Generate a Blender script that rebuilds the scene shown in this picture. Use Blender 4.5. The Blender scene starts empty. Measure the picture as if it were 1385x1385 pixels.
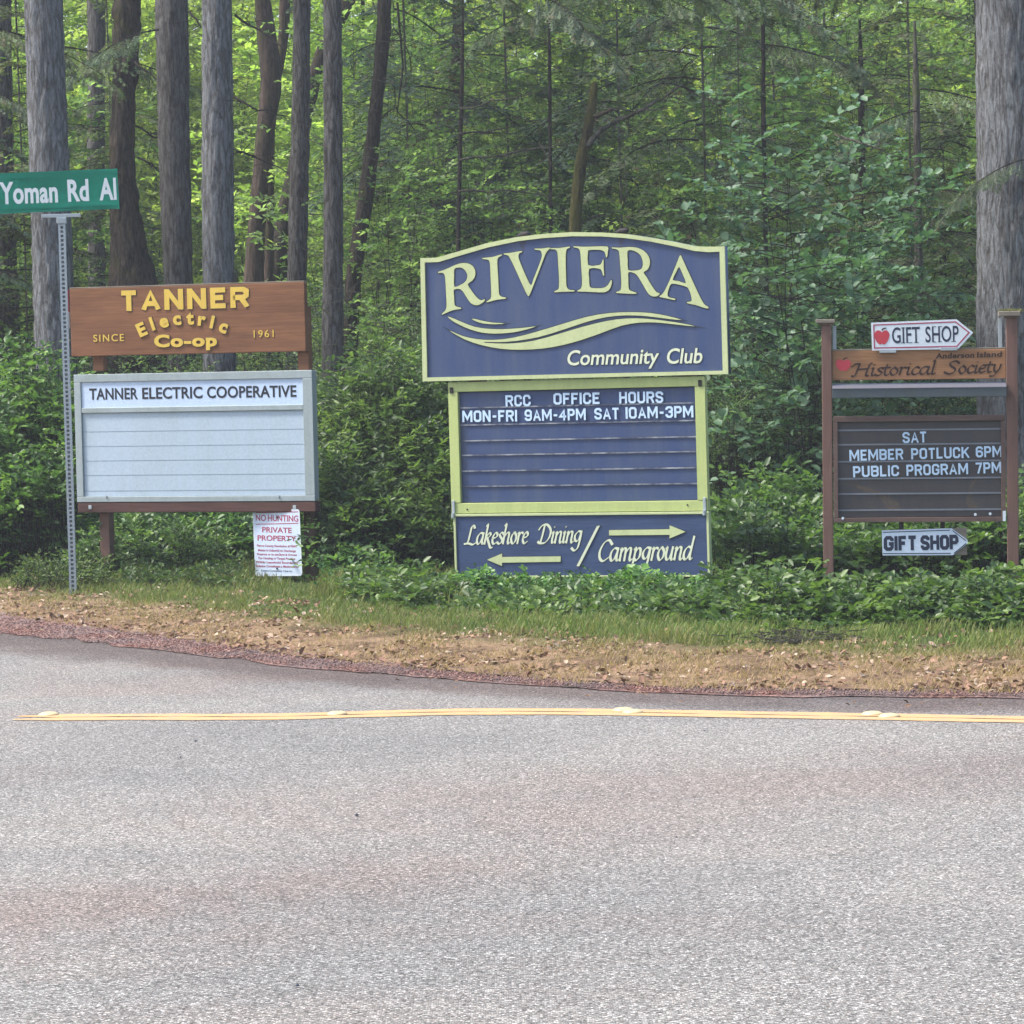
import bpy, math, random
import numpy as np
from mathutils import Vector, Matrix, noise as mnoise
rad = math.radians
rng = np.random.default_rng(7)
random.seed(7)
SC = bpy.context.scene
COL = SC.collection

# ------------------------------------------------------------------ camera
F, CX, EYE = 4900.0, 692.5, 1.6
PITCH, ROLL = 212 / F, rad(-1.6)
cam_d = bpy.data.cameras.new('camera')
cam = bpy.data.objects.new('camera', cam_d)
COL.objects.link(cam)
cam.location = (0, 0, EYE)
CAMR = Matrix.Rotation(math.pi / 2 - PITCH, 3, 'X') @ Matrix.Rotation(ROLL, 3, 'Z')
cam.rotation_euler = CAMR.to_euler()
cam_d.sensor_width = 36.0
cam_d.sensor_fit = 'HORIZONTAL'
cam_d.lens = 36.0 * F / 1385.0
cam_d.clip_start = 0.1
cam_d.clip_end = 2000
SC.camera = cam

# ------------------------------------------------------------------ light
SUN_EL, SUN_AZ = rad(56), rad(-95)      # azimuth clockwise from +Y (the viewing direction)
world = bpy.data.worlds.new("World")
SC.world = world
world.use_nodes = True
wn = world.node_tree
wn.nodes.clear()
sky = wn.nodes.new('ShaderNodeTexSky')
sky.sky_type = 'NISHITA'
sky.sun_disc = False
sky.sun_elevation = SUN_EL
sky.sun_rotation = SUN_AZ
sky.air_density = 1.0
sky.dust_density = 3.0
bg = wn.nodes.new('ShaderNodeBackground')
bg.inputs['Strength'].default_value = 0.15
wo = wn.nodes.new('ShaderNodeOutputWorld')
wn.links.new(sky.outputs[0], bg.inputs[0])
wn.links.new(bg.outputs[0], wo.inputs[0])
sun_d = bpy.data.lights.new('sun', 'SUN')
sun_d.energy = 2.7
sun_d.angle = rad(10)
sun_d.color = (1.0, 0.96, 0.90)
sun = bpy.data.objects.new('sun', sun_d)
COL.objects.link(sun)
sun.location = (0, 0, 30)
sdir = Vector((math.sin(SUN_AZ) * math.cos(SUN_EL), math.cos(SUN_AZ) * math.cos(SUN_EL), math.sin(SUN_EL)))
sun.rotation_euler = (-sdir).to_track_quat('-Z', 'Y').to_euler()
SC.view_settings.view_transform = 'Standard'
SC.view_settings.look = 'None'
SC.view_settings.exposure = 1.4
SC.view_settings.gamma = 1
SC.view_settings.use_curve_mapping = False
SC.cycles.max_bounces = 8
SC.cycles.transparent_max_bounces = 8

# ------------------------------------------------------------------ photo measurements -> places
HAZE = 0.0011
def ray(px, py):
    return CAMR @ Vector(((px - CX) / F, -(py - CX) / F, -1.0))

def at(px, py, Y):
    d = ray(px, py)
    return Vector((0, 0, EYE)) + d * (Y / d.y)

def on_ground(px, py, z=0.0):
    d = ray(px, py)
    return Vector((0, 0, EYE)) + d * ((z - EYE) / d.z)

class Frame:
    """vertical sign plane: local x to the right, z up, -y towards the road"""
    def __init__(s, px, Y, yaw, tilt=0.0):
        p = at(px, 700, Y)
        s.P = Vector((p.x, Y, 0.0)); s.yaw = rad(yaw); s.tilt = rad(tilt); s.Y = Y
    def __call__(s, px, py):
        d = ray(px, py)
        n = Vector((math.sin(s.yaw), -math.cos(s.yaw), 0)); u = Vector((math.cos(s.yaw), math.sin(s.yaw), 0))
        o = Vector((0, 0, EYE)); t = n.dot(s.P - o) / n.dot(d); q = o + d * t
        a, b = (q - s.P).dot(u), q.z
        c, k = math.cos(-s.tilt), math.sin(-s.tilt)
        return (a * c - b * k, a * k + b * c)
    def m(s, px):
        return px * s.Y / F
    def rect(s, tl, tr, bl, br):
        a, b, c, d = s(*tl), s(*tr), s(*bl), s(*br)
        return ((a[0] + c[0]) / 2, (b[0] + d[0]) / 2, (c[1] + d[1]) / 2, (a[1] + b[1]) / 2)

# ------------------------------------------------------------------ object helpers
def tag(o, label=None, cat=None, group=None, kind=None):
    if label: o['label'] = label
    if cat: o['category'] = cat
    if group: o['group'] = group
    if kind: o['kind'] = kind
    return o

def empty(name, loc=(0, 0, 0), rot=(0, 0, 0)):
    o = bpy.data.objects.new(name, None)
    COL.objects.link(o)
    o.location = loc; o.rotation_euler = rot
    o.empty_display_size = 0.2
    return o

def link(name, mesh, parent=None, mat=None):
    o = bpy.data.objects.new(name, mesh)
    COL.objects.link(o)
    if mat is not None and not mesh.materials: mesh.materials.append(mat)
    if parent: o.parent = parent
    return o

def bevel(o, w=0.004):
    b = o.modifiers.new('bevel', 'BEVEL'); b.width = w; b.segments = 2; b.limit_method = 'ANGLE'
    return o

class MB:
    def __init__(s): s.v = []; s.f = []
    def box(s, x0, x1, y0, y1, z0, z1):
        n = len(s.v)
        s.v += [(x0, y0, z0), (x1, y0, z0), (x1, y1, z0), (x0, y1, z0), (x0, y0, z1), (x1, y0, z1), (x1, y1, z1), (x0, y1, z1)]
        s.f += [tuple(n + i for i in q) for q in ((0, 3, 2, 1), (4, 5, 6, 7), (0, 1, 5, 4), (1, 2, 6, 5), (2, 3, 7, 6), (3, 0, 4, 7))]
        return s
    def tube(s, pts, rr, n=8, cap=True):
        pts = [Vector(p) for p in pts]; b = len(s.v); m = len(pts)
        for i, p in enumerate(pts):
            t = (pts[min(i + 1, m - 1)] - pts[max(i - 1, 0)]).normalized()
            a = t.cross(Vector((0.13, 1, 0.07))).normalized() if abs(t.y) < .9 else t.cross(Vector((1, 0, 0))).normalized()
            c = t.cross(a)
            r = rr[i] if hasattr(rr, '__len__') else rr
            for k in range(n):
                w = 2 * math.pi * k / n
                s.v.append(tuple(p + (a * math.cos(w) + c * math.sin(w)) * r))
        for i in range(m - 1):
            for k in range(n):
                s.f.append((b + i * n + k, b + i * n + (k + 1) % n, b + (i + 1) * n + (k + 1) % n, b + (i + 1) * n + k))
        if cap:
            s.f.append(tuple(b + k for k in range(n))[::-1]); s.f.append(tuple(b + (m - 1) * n + k for k in range(n)))
        return s
    def build(s, name, mat, parent=None, bev=0, smooth=False):
        me = bpy.data.meshes.new(name)
        me.from_pydata(s.v, [], s.f); me.update()
        if smooth: me.polygons.foreach_set('use_smooth', [True] * len(me.polygons))
        o = link(name, me, parent, mat)
        if bev: bevel(o, bev)
        return o

def fast_mesh(name, verts, faces, attr=None):
    """verts (n,3); faces list of int arrays (m,k); attr (n,2) -> 'leafcol'"""
    me = bpy.data.meshes.new(name)
    me.vertices.add(len(verts)); me.vertices.foreach_set('co', np.asarray(verts, np.float32).ravel())
    idx = np.concatenate([f.ravel() for f in faces]); cnt = np.concatenate([np.full(len(f), f.shape[1]) for f in faces])
    me.loops.add(len(idx)); me.loops.foreach_set('vertex_index', idx.astype(np.int32))
    me.polygons.add(len(cnt))
    st = np.concatenate([[0], np.cumsum(cnt)[:-1]]).astype(np.int32)
    me.polygons.foreach_set('loop_start', st); me.polygons.foreach_set('loop_total', cnt.astype(np.int32))
    if attr is not None:
        a = me.attributes.new('leafcol', 'FLOAT_COLOR', 'POINT')
        c = np.zeros((len(verts), 4), np.float32); c[:, :attr.shape[1]] = attr; c[:, 3] = 1
        a.data.foreach_set('color', c.ravel())
    me.update(calc_edges=True)
    return me

# ------------------------------------------------------------------ materials
def nodes_of(name):
    m = bpy.data.materials.new(name); m.use_nodes = True
    nt = m.node_tree; nt.nodes.clear()
    out = nt.nodes.new('ShaderNodeOutputMaterial')
    p = nt.nodes.new('ShaderNodeBsdfPrincipled')
    nt.links.new(p.outputs[0], out.inputs[0])
    return m, nt, p, out

def N(nt, t, **kw):
    n = nt.nodes.new(t)
    for k, v in kw.items():
        if k in n.inputs: n.inputs[k].default_value = v
        else: setattr(n, k, v)
    return n

def coords(nt, scale=(1, 1, 1), kind='Object'):
    tc = N(nt, 'ShaderNodeTexCoord'); mp = N(nt, 'ShaderNodeMapping')
    mp.inputs['Scale'].default_value = scale
    nt.links.new(tc.outputs[kind], mp.inputs[0])
    return mp.outputs[0]

def ramp(nt, src, stops, interp='LINEAR'):
    r = N(nt, 'ShaderNodeValToRGB'); e = r.color_ramp; e.interpolation = interp
    while len(e.elements) < len(stops): e.elements.new(0.5)
    for el, (p, c) in zip(e.elements, stops):
        el.position = p; el.color = (*c, 1) if len(c) == 3 else c
    nt.links.new(src, r.inputs[0])
    return r.outputs[0]

def noise_(nt, vec, scale, detail=6, rough=0.6, dist=0):
    n = N(nt, 'ShaderNodeTexNoise'); n.inputs['Scale'].default_value = scale; n.inputs['Detail'].default_value = detail
    n.inputs['Roughness'].default_value = rough; n.inputs['Distortion'].default_value = dist
    nt.links.new(vec, n.inputs['Vector'])
    return n.outputs[0]

def mix(nt, fac, a, b, mode='MIX'):
    m = N(nt, 'ShaderNodeMix', data_type='RGBA', blend_type=mode)
    for i, v in ((0, fac), (6, a), (7, b)):
        if hasattr(v, 'is_linked') or isinstance(v, bpy.types.NodeSocket): nt.links.new(v, m.inputs[i])
        else: m.inputs[i].default_value = v if i == 0 else (*v, 1)
    return m.outputs[2]

def bump(nt, p, h, strength=0.4, dist=0.01):
    b = N(nt, 'ShaderNodeBump'); b.inputs['Strength'].default_value = strength; b.inputs['Distance'].default_value = dist
    nt.links.new(h, b.inputs['Height']); nt.links.new(b.outputs[0], p.inputs['Normal'])

def g3(r, g, b, s): return (r * s, g * s, b * s)

def paint(name, col, dirt=(0.1, 0.1, 0.07), amt=0.35, rough=0.45, scale=3.0, grain=0.15, metal=0.0, streak=(4, 4, 0.6)):
    m, nt, p, _ = nodes_of(name)
    v = coords(nt, streak)
    n1 = noise_(nt, v, scale, 8, 0.65)
    f = ramp(nt, n1, [(0.42, (0, 0, 0)), (0.75, (amt,) * 3)])
    n2 = noise_(nt, coords(nt, (1, 1, 1)), 60, 4, 0.7)
    f2 = ramp(nt, n2, [(0.35, (0.93,) * 3), (0.65, (1.05,) * 3)])
    c = mix(nt, f, col, dirt); c = mix(nt, 1.0, c, f2, 'MULTIPLY')
    nt.links.new(c, p.inputs['Base Color'])
    p.inputs['Roughness'].default_value = rough; p.inputs['Metallic'].default_value = metal
    p.inputs['Specular IOR Level'].default_value = 0.35
    bump(nt, p, n2, grain, 0.003)
    return m

def wood(name, a, b, scale=2.0, axis=(0.5, 4, 14), rough=0.75, knots=True, st=0.4):
    m, nt, p, _ = nodes_of(name)
    v = coords(nt, axis)
    n = noise_(nt, v, scale * 3, 10, 0.7, 0.6)
    n2 = noise_(nt, coords(nt, (axis[0] * .5 + .3, 1, axis[2] * .2)), scale * 1.3, 5, 0.6)
    c = mix(nt, ramp(nt, n, [(0.3, (0, 0, 0)), (0.7, (1, 1, 1))]), a, b)
    c = mix(nt, ramp(nt, n2, [(0.45, (0, 0, 0)), (0.72, (0.5,) * 3)]), c, g3(*a, 0.45))
    if knots:
        w = N(nt, 'ShaderNodeTexVoronoi'); w.inputs['Scale'].default_value = 2.3
        nt.links.new(coords(nt, (1, 1, 2.2)), w.inputs['Vector'])
        c = mix(nt, ramp(nt, w.outputs['Distance'], [(0.03, (0.85,) * 3), (0.075, (0, 0, 0))]), c, g3(*a, 0.25))
    nt.links.new(c, p.inputs['Base Color']); p.inputs['Roughness'].default_value = rough
    p.inputs['Specular IOR Level'].default_value = 0.25
    bump(nt, p, n, st, 0.004)
    return m

def leaf_mat(name, dark, light, young, trans=0.32, rough=0.42, spec=0.45, dead=None):
    if dead is None and rough < .5: rough *= 1.15; spec = .38
    m, nt, p, out = nodes_of(name)
    a = N(nt, 'ShaderNodeAttribute', attribute_name='leafcol')
    s = N(nt, 'ShaderNodeSeparateColor'); nt.links.new(a.outputs['Color'], s.inputs[0])
    oi = N(nt, 'ShaderNodeObjectInfo')
    c = mix(nt, s.outputs[0], dark, light)
    c = mix(nt, s.outputs[1], c, young)
    hv = N(nt, 'ShaderNodeHueSaturation')
    mr = N(nt, 'ShaderNodeMapRange'); mr.inputs[3].default_value = 0.8; mr.inputs[4].default_value = 1.22
    nt.links.new(oi.outputs['Random'], mr.inputs[0]); nt.links.new(mr.outputs[0], hv.inputs['Value'])
    mr2 = N(nt, 'ShaderNodeMapRange'); mr2.inputs[3].default_value = 0.485; mr2.inputs[4].default_value = 0.515
    nt.links.new(oi.outputs['Random'], mr2.inputs[0]); nt.links.new(mr2.outputs[0], hv.inputs['Hue'])
    nt.links.new(c, hv.inputs['Color']); c = hv.outputs[0]
    if dead: c = mix(nt, s.outputs[2], c, dead)
    nt.links.new(c, p.inputs['Base Color']); p.inputs['Roughness'].default_value = rough
    p.inputs['Specular IOR Level'].default_value = spec
    if trans > 0:
        t = N(nt, 'ShaderNodeBsdfTranslucent')
        c2 = mix(nt, 1.0, c, (1.15, 1.3, 0.68), 'MULTIPLY'); nt.links.new(c2, t.inputs[0])
        mx = N(nt, 'ShaderNodeMixShader'); mx.inputs[0].default_value = trans
        nt.links.new(p.outputs[0], mx.inputs[1]); nt.links.new(t.outputs[0], mx.inputs[2]); nt.links.new(mx.outputs[0], out.inputs[0])
    return m

def bark_mat(name, ridge, crevice, moss=None, moss_amt=0.5, scale=9):
    m, nt, p, _ = nodes_of(name)
    v = coords(nt, (1, 1, 0.17))
    dn = N(nt, 'ShaderNodeTexNoise'); dn.inputs['Scale'].default_value = 7; dn.inputs['Detail'].default_value = 3; nt.links.new(v, dn.inputs['Vector'])
    va = N(nt, 'ShaderNodeVectorMath', operation='MULTIPLY_ADD'); nt.links.new(dn.outputs['Color'], va.inputs[0]); va.inputs[1].default_value = (.16, .16, .16); nt.links.new(v, va.inputs[2])
    vo = N(nt, 'ShaderNodeTexVoronoi', feature='DISTANCE_TO_EDGE'); vo.inputs['Scale'].default_value = scale * 2.6; nt.links.new(va.outputs[0], vo.inputs['Vector'])
    n0 = noise_(nt, v, scale * 3, 10, 0.75, 0.5)
    ma = N(nt, 'ShaderNodeMath', operation='MULTIPLY_ADD'); nt.links.new(n0, ma.inputs[0]); ma.inputs[1].default_value = 0.85
    mv = N(nt, 'ShaderNodeMath', operation='MINIMUM'); nt.links.new(vo.outputs[0], mv.inputs[0]); mv.inputs[1].default_value = 0.22
    mw = N(nt, 'ShaderNodeMath', operation='MULTIPLY_ADD'); nt.links.new(mv.outputs[0], mw.inputs[0]); mw.inputs[1].default_value = 0.75; mw.inputs[2].default_value = 0.0
    nt.links.new(mw.outputs[0], ma.inputs[2]); n = ma.outputs[0]
    fine = noise_(nt, coords(nt, (1, 1, 0.4)), scale * 8, 6, 0.75)
    c = mix(nt, ramp(nt, n, [(0.40, (0, 0, 0)), (0.60, (1, 1, 1))]), crevice, ridge)
    c = mix(nt, 1.0, c, ramp(nt, fine, [(0.3, (0.6,) * 3), (0.7, (1.3,) * 3)]), 'MULTIPLY')
    big = noise_(nt, coords(nt, (1, 1, 0.6)), 1.7, 4, 0.6)
    c = mix(nt, 1.0, c, ramp(nt, big, [(0.35, (0.78,) * 3), (0.65, (1.15,) * 3)]), 'MULTIPLY')
    if moss:
        mm = noise_(nt, coords(nt, (1, 1, 0.6)), 5.5, 8, 0.75)
        c = mix(nt, ramp(nt, mm, [(0.62 - moss_amt * .3, (0, 0, 0)), (0.75 - moss_amt * .3, (0.9,) * 3)]), c, moss)
    nt.links.new(c, p.inputs['Base Color']); p.inputs['Roughness'].default_value = 0.9
    p.inputs['Specular IOR Level'].default_value = 0.15
    ad = N(nt, 'ShaderNodeMath', operation='ADD'); nt.links.new(n, ad.inputs[0]); nt.links.new(fine, ad.inputs[1])
    bump(nt, p, ad.outputs[0], 1.0, 0.05)
    return m

M = {}
M['navy'] = paint('navy_sign_paint', (0.026, 0.047, 0.122), (0.068, 0.085, 0.118), 0.6, 0.5, 2.2, 0.15)
M['navy_wood'] = wood('navy_painted_wood', (0.024, 0.042, 0.100), (0.038, 0.062, 0.130), 2.2, (0.7, 3, 12), 0.6, False, 0.5)
M['cream'] = paint('pale_yellow_green_paint', (0.41, 0.455, 0.235), (0.22, 0.25, 0.13), 0.35, 0.5, 2.6)
M['lime'] = paint('yellow_green_frame_paint', (0.36, 0.415, 0.155), (0.19, 0.22, 0.09), 0.4, 0.5, 2.6)
M['cream_white'] = paint('cream_white_lettering', (0.52, 0.555, 0.41), (0.32, 0.34, 0.24), 0.25, 0.5)
M['outline'] = paint('dark_outline', (0.02, 0.03, 0.05), (0.03, 0.03, 0.03), 0.2, 0.7)  # dark layer grown a little past the letter edges
M['alu'] = paint('weathered_aluminium', (0.27, 0.315, 0.325), (0.16, 0.20, 0.165), 0.5, 0.45, 1.8, 0.08, 0.25)
M['milky'] = paint('milky_white_plastic', (0.33, 0.405, 0.475), (0.26, 0.335, 0.34), 0.45, 0.35, 1.6, 0.03)
M['white_panel'] = paint('white_header_plastic', (0.40, 0.50, 0.64), (0.34, 0.40, 0.44), 0.25, 0.35, 1.6, 0.03)
M['black_vinyl'] = paint('black_vinyl', (0.012, 0.013, 0.02), (0.03, 0.03, 0.03), 0.2, 0.4)
M['grey_line'] = paint('grey_plastic_track', (0.21, 0.275, 0.33), (0.17, 0.22, 0.23), 0.5, 0.5)
M['brown_wood'] = wood('stained_brown_board', (0.108, 0.047, 0.022), (0.205, 0.092, 0.042), 2.0, (0.5, 4, 12))
M['post_wood'] = wood('brown_post_wood', (0.115, 0.062, 0.048), (0.165, 0.095, 0.075), 2.0, (10, 4, 0.6), 0.8, True)
M['beam_wood'] = wood('dark_red_beam_wood', (0.045, 0.022, 0.018), (0.10, 0.048, 0.038), 2.4, (0.5, 4, 12))
M['orange_wood'] = wood('orange_cedar_board', (0.20, 0.10, 0.046), (0.33, 0.165, 0.075), 2.0, (0.6, 4, 14), 0.7, False)
M['edge_wood'] = wood('grey_weathered_wood', (0.12, 0.10, 0.075), (0.24, 0.21, 0.17), 2.6, (0.6, 4, 12), 0.9, False)
M['yellow'] = paint('carved_yellow_paint', (0.52, 0.36, 0.055), (0.35, 0.22, 0.05), 0.45, 0.5, 5)
M['burnt'] = paint('burnt_lettering', (0.030, 0.014, 0.010), (0.06, 0.03, 0.02), 0.4, 0.8)
M['red'] = paint('red_paint', (0.42, 0.035, 0.05), (0.25, 0.04, 0.04), 0.3, 0.45)
M['dark_red'] = paint('dark_red_print', (0.30, 0.05, 0.09), (0.25, 0.08, 0.1), 0.3, 0.45)
M['sign_white'] = paint('white_sign_face', (0.55, 0.60, 0.64), (0.5, 0.52, 0.5), 0.2, 0.35, 2, 0.02)
M['sign_blue_white'] = paint('bluish_white_face', (0.46, 0.53, 0.63), (0.4, 0.45, 0.5), 0.25, 0.4, 2, 0.02)
M['ink'] = paint('dark_navy_print', (0.015, 0.02, 0.045), (0.03, 0.03, 0.03), 0.2, 0.4)
M['tile'] = paint('pale_blue_letter_tile', (0.44, 0.57, 0.72), (0.4, 0.48, 0.5), 0.2, 0.35)
M['dark_case'] = paint('dark_brown_panel', (0.045, 0.040, 0.042), (0.075, 0.062, 0.052), 0.5, 0.4, 2.2)
M['track'] = paint('clear_plastic_track', (0.14, 0.15, 0.18), (0.22, 0.23, 0.24), 0.6, 0.3, 5, 0.05, 0, (2, 2, 2))
M['track_navy'] = paint('navy_track', (0.05, 0.062, 0.11), (0.42, 0.44, 0.46), 0.9, 0.35, 7, 0.05, 0, (1.3, 2, 2))
M['case_frame'] = wood('brown_case_frame', (0.085, 0.052, 0.042), (0.14, 0.09, 0.075), 2.0, (1, 4, 6))
M['trough'] = paint('dark_metal_trough', (0.065, 0.08, 0.09), (0.05, 0.06, 0.045), 0.6, 0.5, 2.4, 0.1, 0.2)
M['trough_top'] = paint('pale_metal_lid', (0.12, 0.12, 0.15), (0.13, 0.13, 0.12), 0.5, 0.5, 2.4, 0.1, 0.2)
M['steel'] = paint('galvanised_steel', (0.32, 0.36, 0.38), (0.25, 0.27, 0.27), 0.4, 0.42, 2.2, 0.06, 0.35)
M['rust'] = paint('rusty_dark_metal', (0.018, 0.016, 0.016), (0.03, 0.02, 0.015), 0.7, 0.8)
M['web_reflection'] = paint('brown_cobweb_reflection', (0.085, 0.066, 0.048), (0.045, 0.040, 0.042), 0.9, 0.8, 14, 0.1, 0, (2, 2, 2))
M['stain_or_reflection'] = paint('faded_rust_stain', (0.040, 0.045, 0.075), (0.04, 0.057, 0.12), 0.8, 0.7, 9)
M['green_sign'] = paint('green_street_sign', (0.0, 0.29, 0.18), (0.02, 0.24, 0.17), 0.3, 0.35, 2, 0.02)
M['refl_white'] = paint('reflective_white', (0.60, 0.65, 0.65), (0.6, 0.65, 0.62), 0.2, 0.35)
M['road_yellow'] = paint('worn_yellow_road_paint', (0.46, 0.275, 0.115), (0.24, 0.19, 0.15), 0.85, 0.7, 13, 0.4, 0, (1, 1, 1))
M['marker'] = paint('cream_ceramic', (0.50, 0.39, 0.21), (0.42, 0.34, 0.2), 0.4, 0.4, 12, 0.1, 0, (1, 1, 1))
M['moss'] = leaf_mat('moss_tufts', (0.05, 0.06, 0.02), (0.16, 0.16, 0.06), (0.2, 0.22, 0.1), 0.1, 0.9, 0.1)

M['fir_bark'] = bark_mat('grey_fir_bark', (0.25, 0.26, 0.27), (0.10, 0.095, 0.092))
M['fir_bark_brown'] = bark_mat('brown_fir_bark', (0.165, 0.158, 0.152), (0.062, 0.055, 0.05))
M['mossy_bark'] = bark_mat('mossy_dark_bark', (0.085, 0.068, 0.055), (0.03, 0.024, 0.018), (0.075, 0.075, 0.022), 0.3)
M['very_mossy_bark'] = bark_mat('very_mossy_bark', (0.10, 0.075, 0.05), (0.03, 0.024, 0.018), (0.11, 0.105, 0.03), 0.75)
M['red_bark'] = bark_mat('reddish_smooth_bark', (0.125, 0.088, 0.07), (0.06, 0.045, 0.036), (0.085, 0.09, 0.03), 0.35, 5)
M['grey_twig'] = bark_mat('grey_twig_bark', (0.17, 0.16, 0.13), (0.08, 0.07, 0.055), (0.12, 0.13, 0.05), 0.4, 14)
M['dark_twig'] = bark_mat('dark_twig_bark', (0.06, 0.05, 0.04), (0.03, 0.025, 0.02), None, 0, 14)

M['salal'] = leaf_mat('salal_leaves', (0.038, 0.086, 0.024), (0.090, 0.170, 0.045), (0.19, 0.31, 0.07), 0.4, 0.36, 0.5)
M['fine_leaf'] = leaf_mat('fine_evergreen_leaves', (0.052, 0.095, 0.040), (0.12, 0.185, 0.075), (0.24, 0.33, 0.12), 0.48, 0.45, 0.4)
M['rhodo'] = leaf_mat('long_glossy_leaves', (0.040, 0.086, 0.030), (0.090, 0.165, 0.052), (0.21, 0.33, 0.09), 0.4, 0.38, 0.5)
M['broad'] = leaf_mat('blue_green_broad_leaves', (0.060, 0.130, 0.070), (0.125, 0.22, 0.125), (0.20, 0.31, 0.16), 0.4, 0.42, 0.4)
M['maple'] = leaf_mat('bright_understory_leaves', (0.17, 0.235, 0.05), (0.30, 0.39, 0.10), (0.46, 0.54, 0.20), 0.6, 0.45, 0.4)
M['mid_leaf'] = leaf_mat('mid_green_leaves', (0.080, 0.145, 0.048), (0.19, 0.28, 0.10), (0.34, 0.44, 0.18), 0.58, 0.45, 0.4)
M['needles'] = leaf_mat('conifer_needles', (0.080, 0.115, 0.058), (0.17, 0.205, 0.105), (0.22, 0.32, 0.15), 0.45, 0.6, 0.25, (0.15, 0.12, 0.07))
M['needles_dark'] = leaf_mat('dark_conifer_needles', (0.065, 0.105, 0.062), (0.135, 0.18, 0.115), (0.18, 0.28, 0.15), 0.45, 0.6, 0.25, (0.15, 0.12, 0.07))
M['grass'] = leaf_mat('green_grass', (0.050, 0.105, 0.020), (0.110, 0.19, 0.040), (0.30, 0.27, 0.10), 0.35, 0.6, 0.2, (0.34, 0.235, 0.135))
M['litter'] = leaf_mat('dead_leaf_litter', (0.09, 0.05, 0.032), (0.30, 0.19, 0.12), (0.50, 0.42, 0.32), 0.1, 0.8, 0.2)
M['fern'] = leaf_mat('fern_fronds', (0.030, 0.070, 0.018), (0.065, 0.13, 0.035), (0.14, 0.22, 0.05), 0.35, 0.5, 0.3)

def ground_mat():
    m, nt, p, _ = nodes_of('verge_soil')
    v = coords(nt)
    a = N(nt, 'ShaderNodeAttribute', attribute_name='leafcol'); s = N(nt, 'ShaderNodeSeparateColor'); nt.links.new(a.outputs['Color'], s.inputs[0])
    n = noise_(nt, v, 3.2, 8, 0.7); n2 = noise_(nt, v, 42, 6, 0.75)
    straw = mix(nt, ramp(nt, n2, [(0.35, (0, 0, 0)), (0.65, (1, 1, 1))]), (0.17, 0.11, 0.065), (0.34, 0.235, 0.14))
    soil = mix(nt, ramp(nt, n2, [(0.35, (0, 0, 0)), (0.65, (1, 1, 1))]), (0.045, 0.03, 0.02), (0.14, 0.085, 0.05))
    c = mix(nt, ramp(nt, n, [(0.45, (0, 0, 0)), (0.60, (0.85,) * 3)]), straw, soil)
    green = mix(nt, n2, (0.03, 0.045, 0.015), (0.09, 0.12, 0.035))
    c = mix(nt, s.outputs[0], c, green)
    nt.links.new(c, p.inputs['Base Color']); p.inputs['Roughness'].default_value = 0.95; p.inputs['Specular IOR Level'].default_value = 0.1
    bump(nt, p, n2, 0.8, 0.03)
    return m

def asphalt_mat():
    m, nt, p, _ = nodes_of('chipseal_asphalt')
    v = coords(nt)
    a = N(nt, 'ShaderNodeAttribute', attribute_name='leafcol'); s = N(nt, 'ShaderNodeSeparateColor'); nt.links.new(a.outputs['Color'], s.inputs[0])
    vo = N(nt, 'ShaderNodeTexVoronoi'); vo.inputs['Scale'].default_value = 160; nt.links.new(v, vo.inputs['Vector'])
    sc = N(nt, 'ShaderNodeSeparateColor'); nt.links.new(vo.outputs['Color'], sc.inputs[0])
    chip = ramp(nt, sc.outputs[0], [(0.0, (0.048, 0.047, 0.043)), (0.3, (0.132, 0.129, 0.118)), (0.65, (0.205, 0.200, 0.184)), (0.86, (0.305, 0.298, 0.275)), (1.0, (0.54, 0.53, 0.49))])
    chip = mix(nt, ramp(nt, sc.outputs[1], [(0.82, (0, 0, 0)), (0.98, (0.45,) * 3)]), chip, (0.19, 0.135, 0.11))
    gap = ramp(nt, vo.outputs['Distance'], [(0.42, (1, 1, 1)), (0.85, (0.5,) * 3)])
    c = mix(nt, 1.0, chip, gap, 'MULTIPLY')
    big = noise_(nt, coords(nt, (0.35, 0.5, 1)), 1.1, 5, 0.6, 0.4)
    c = mix(nt, 1.0, c, ramp(nt, big, [(0.35, (0.86, 0.86, 0.88)), (0.65, (1.08, 1.06, 1.05))]), 'MULTIPLY')
    pk = noise_(nt, coords(nt, (0.30, 0.42, 1)), 0.9, 5, 0.62, 0.5)
    c = mix(nt, ramp(nt, pk, [(0.50, (0, 0, 0)), (0.66, (0.55,) * 3)]), c, mix(nt, 1.0, c, (1.06, 0.91, 0.85), 'MULTIPLY'))
    edge = mix(nt, 1.0, c, (0.55, 0.52, 0.53), 'MULTIPLY')
    c = mix(nt, s.outputs[0], c, edge)
    red = mix(nt, 1.0, c, (0.88, 0.68, 0.62), 'MULTIPLY')
    c = mix(nt, s.outputs[1], c, red)
    nt.links.new(c, p.inputs['Base Color']); p.inputs['Roughness'].default_value = 0.85; p.inputs['Specular IOR Level'].default_value = 0.25
    bump(nt, p, vo.outputs['Distance'], 0.7, 0.004)
    return m

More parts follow.
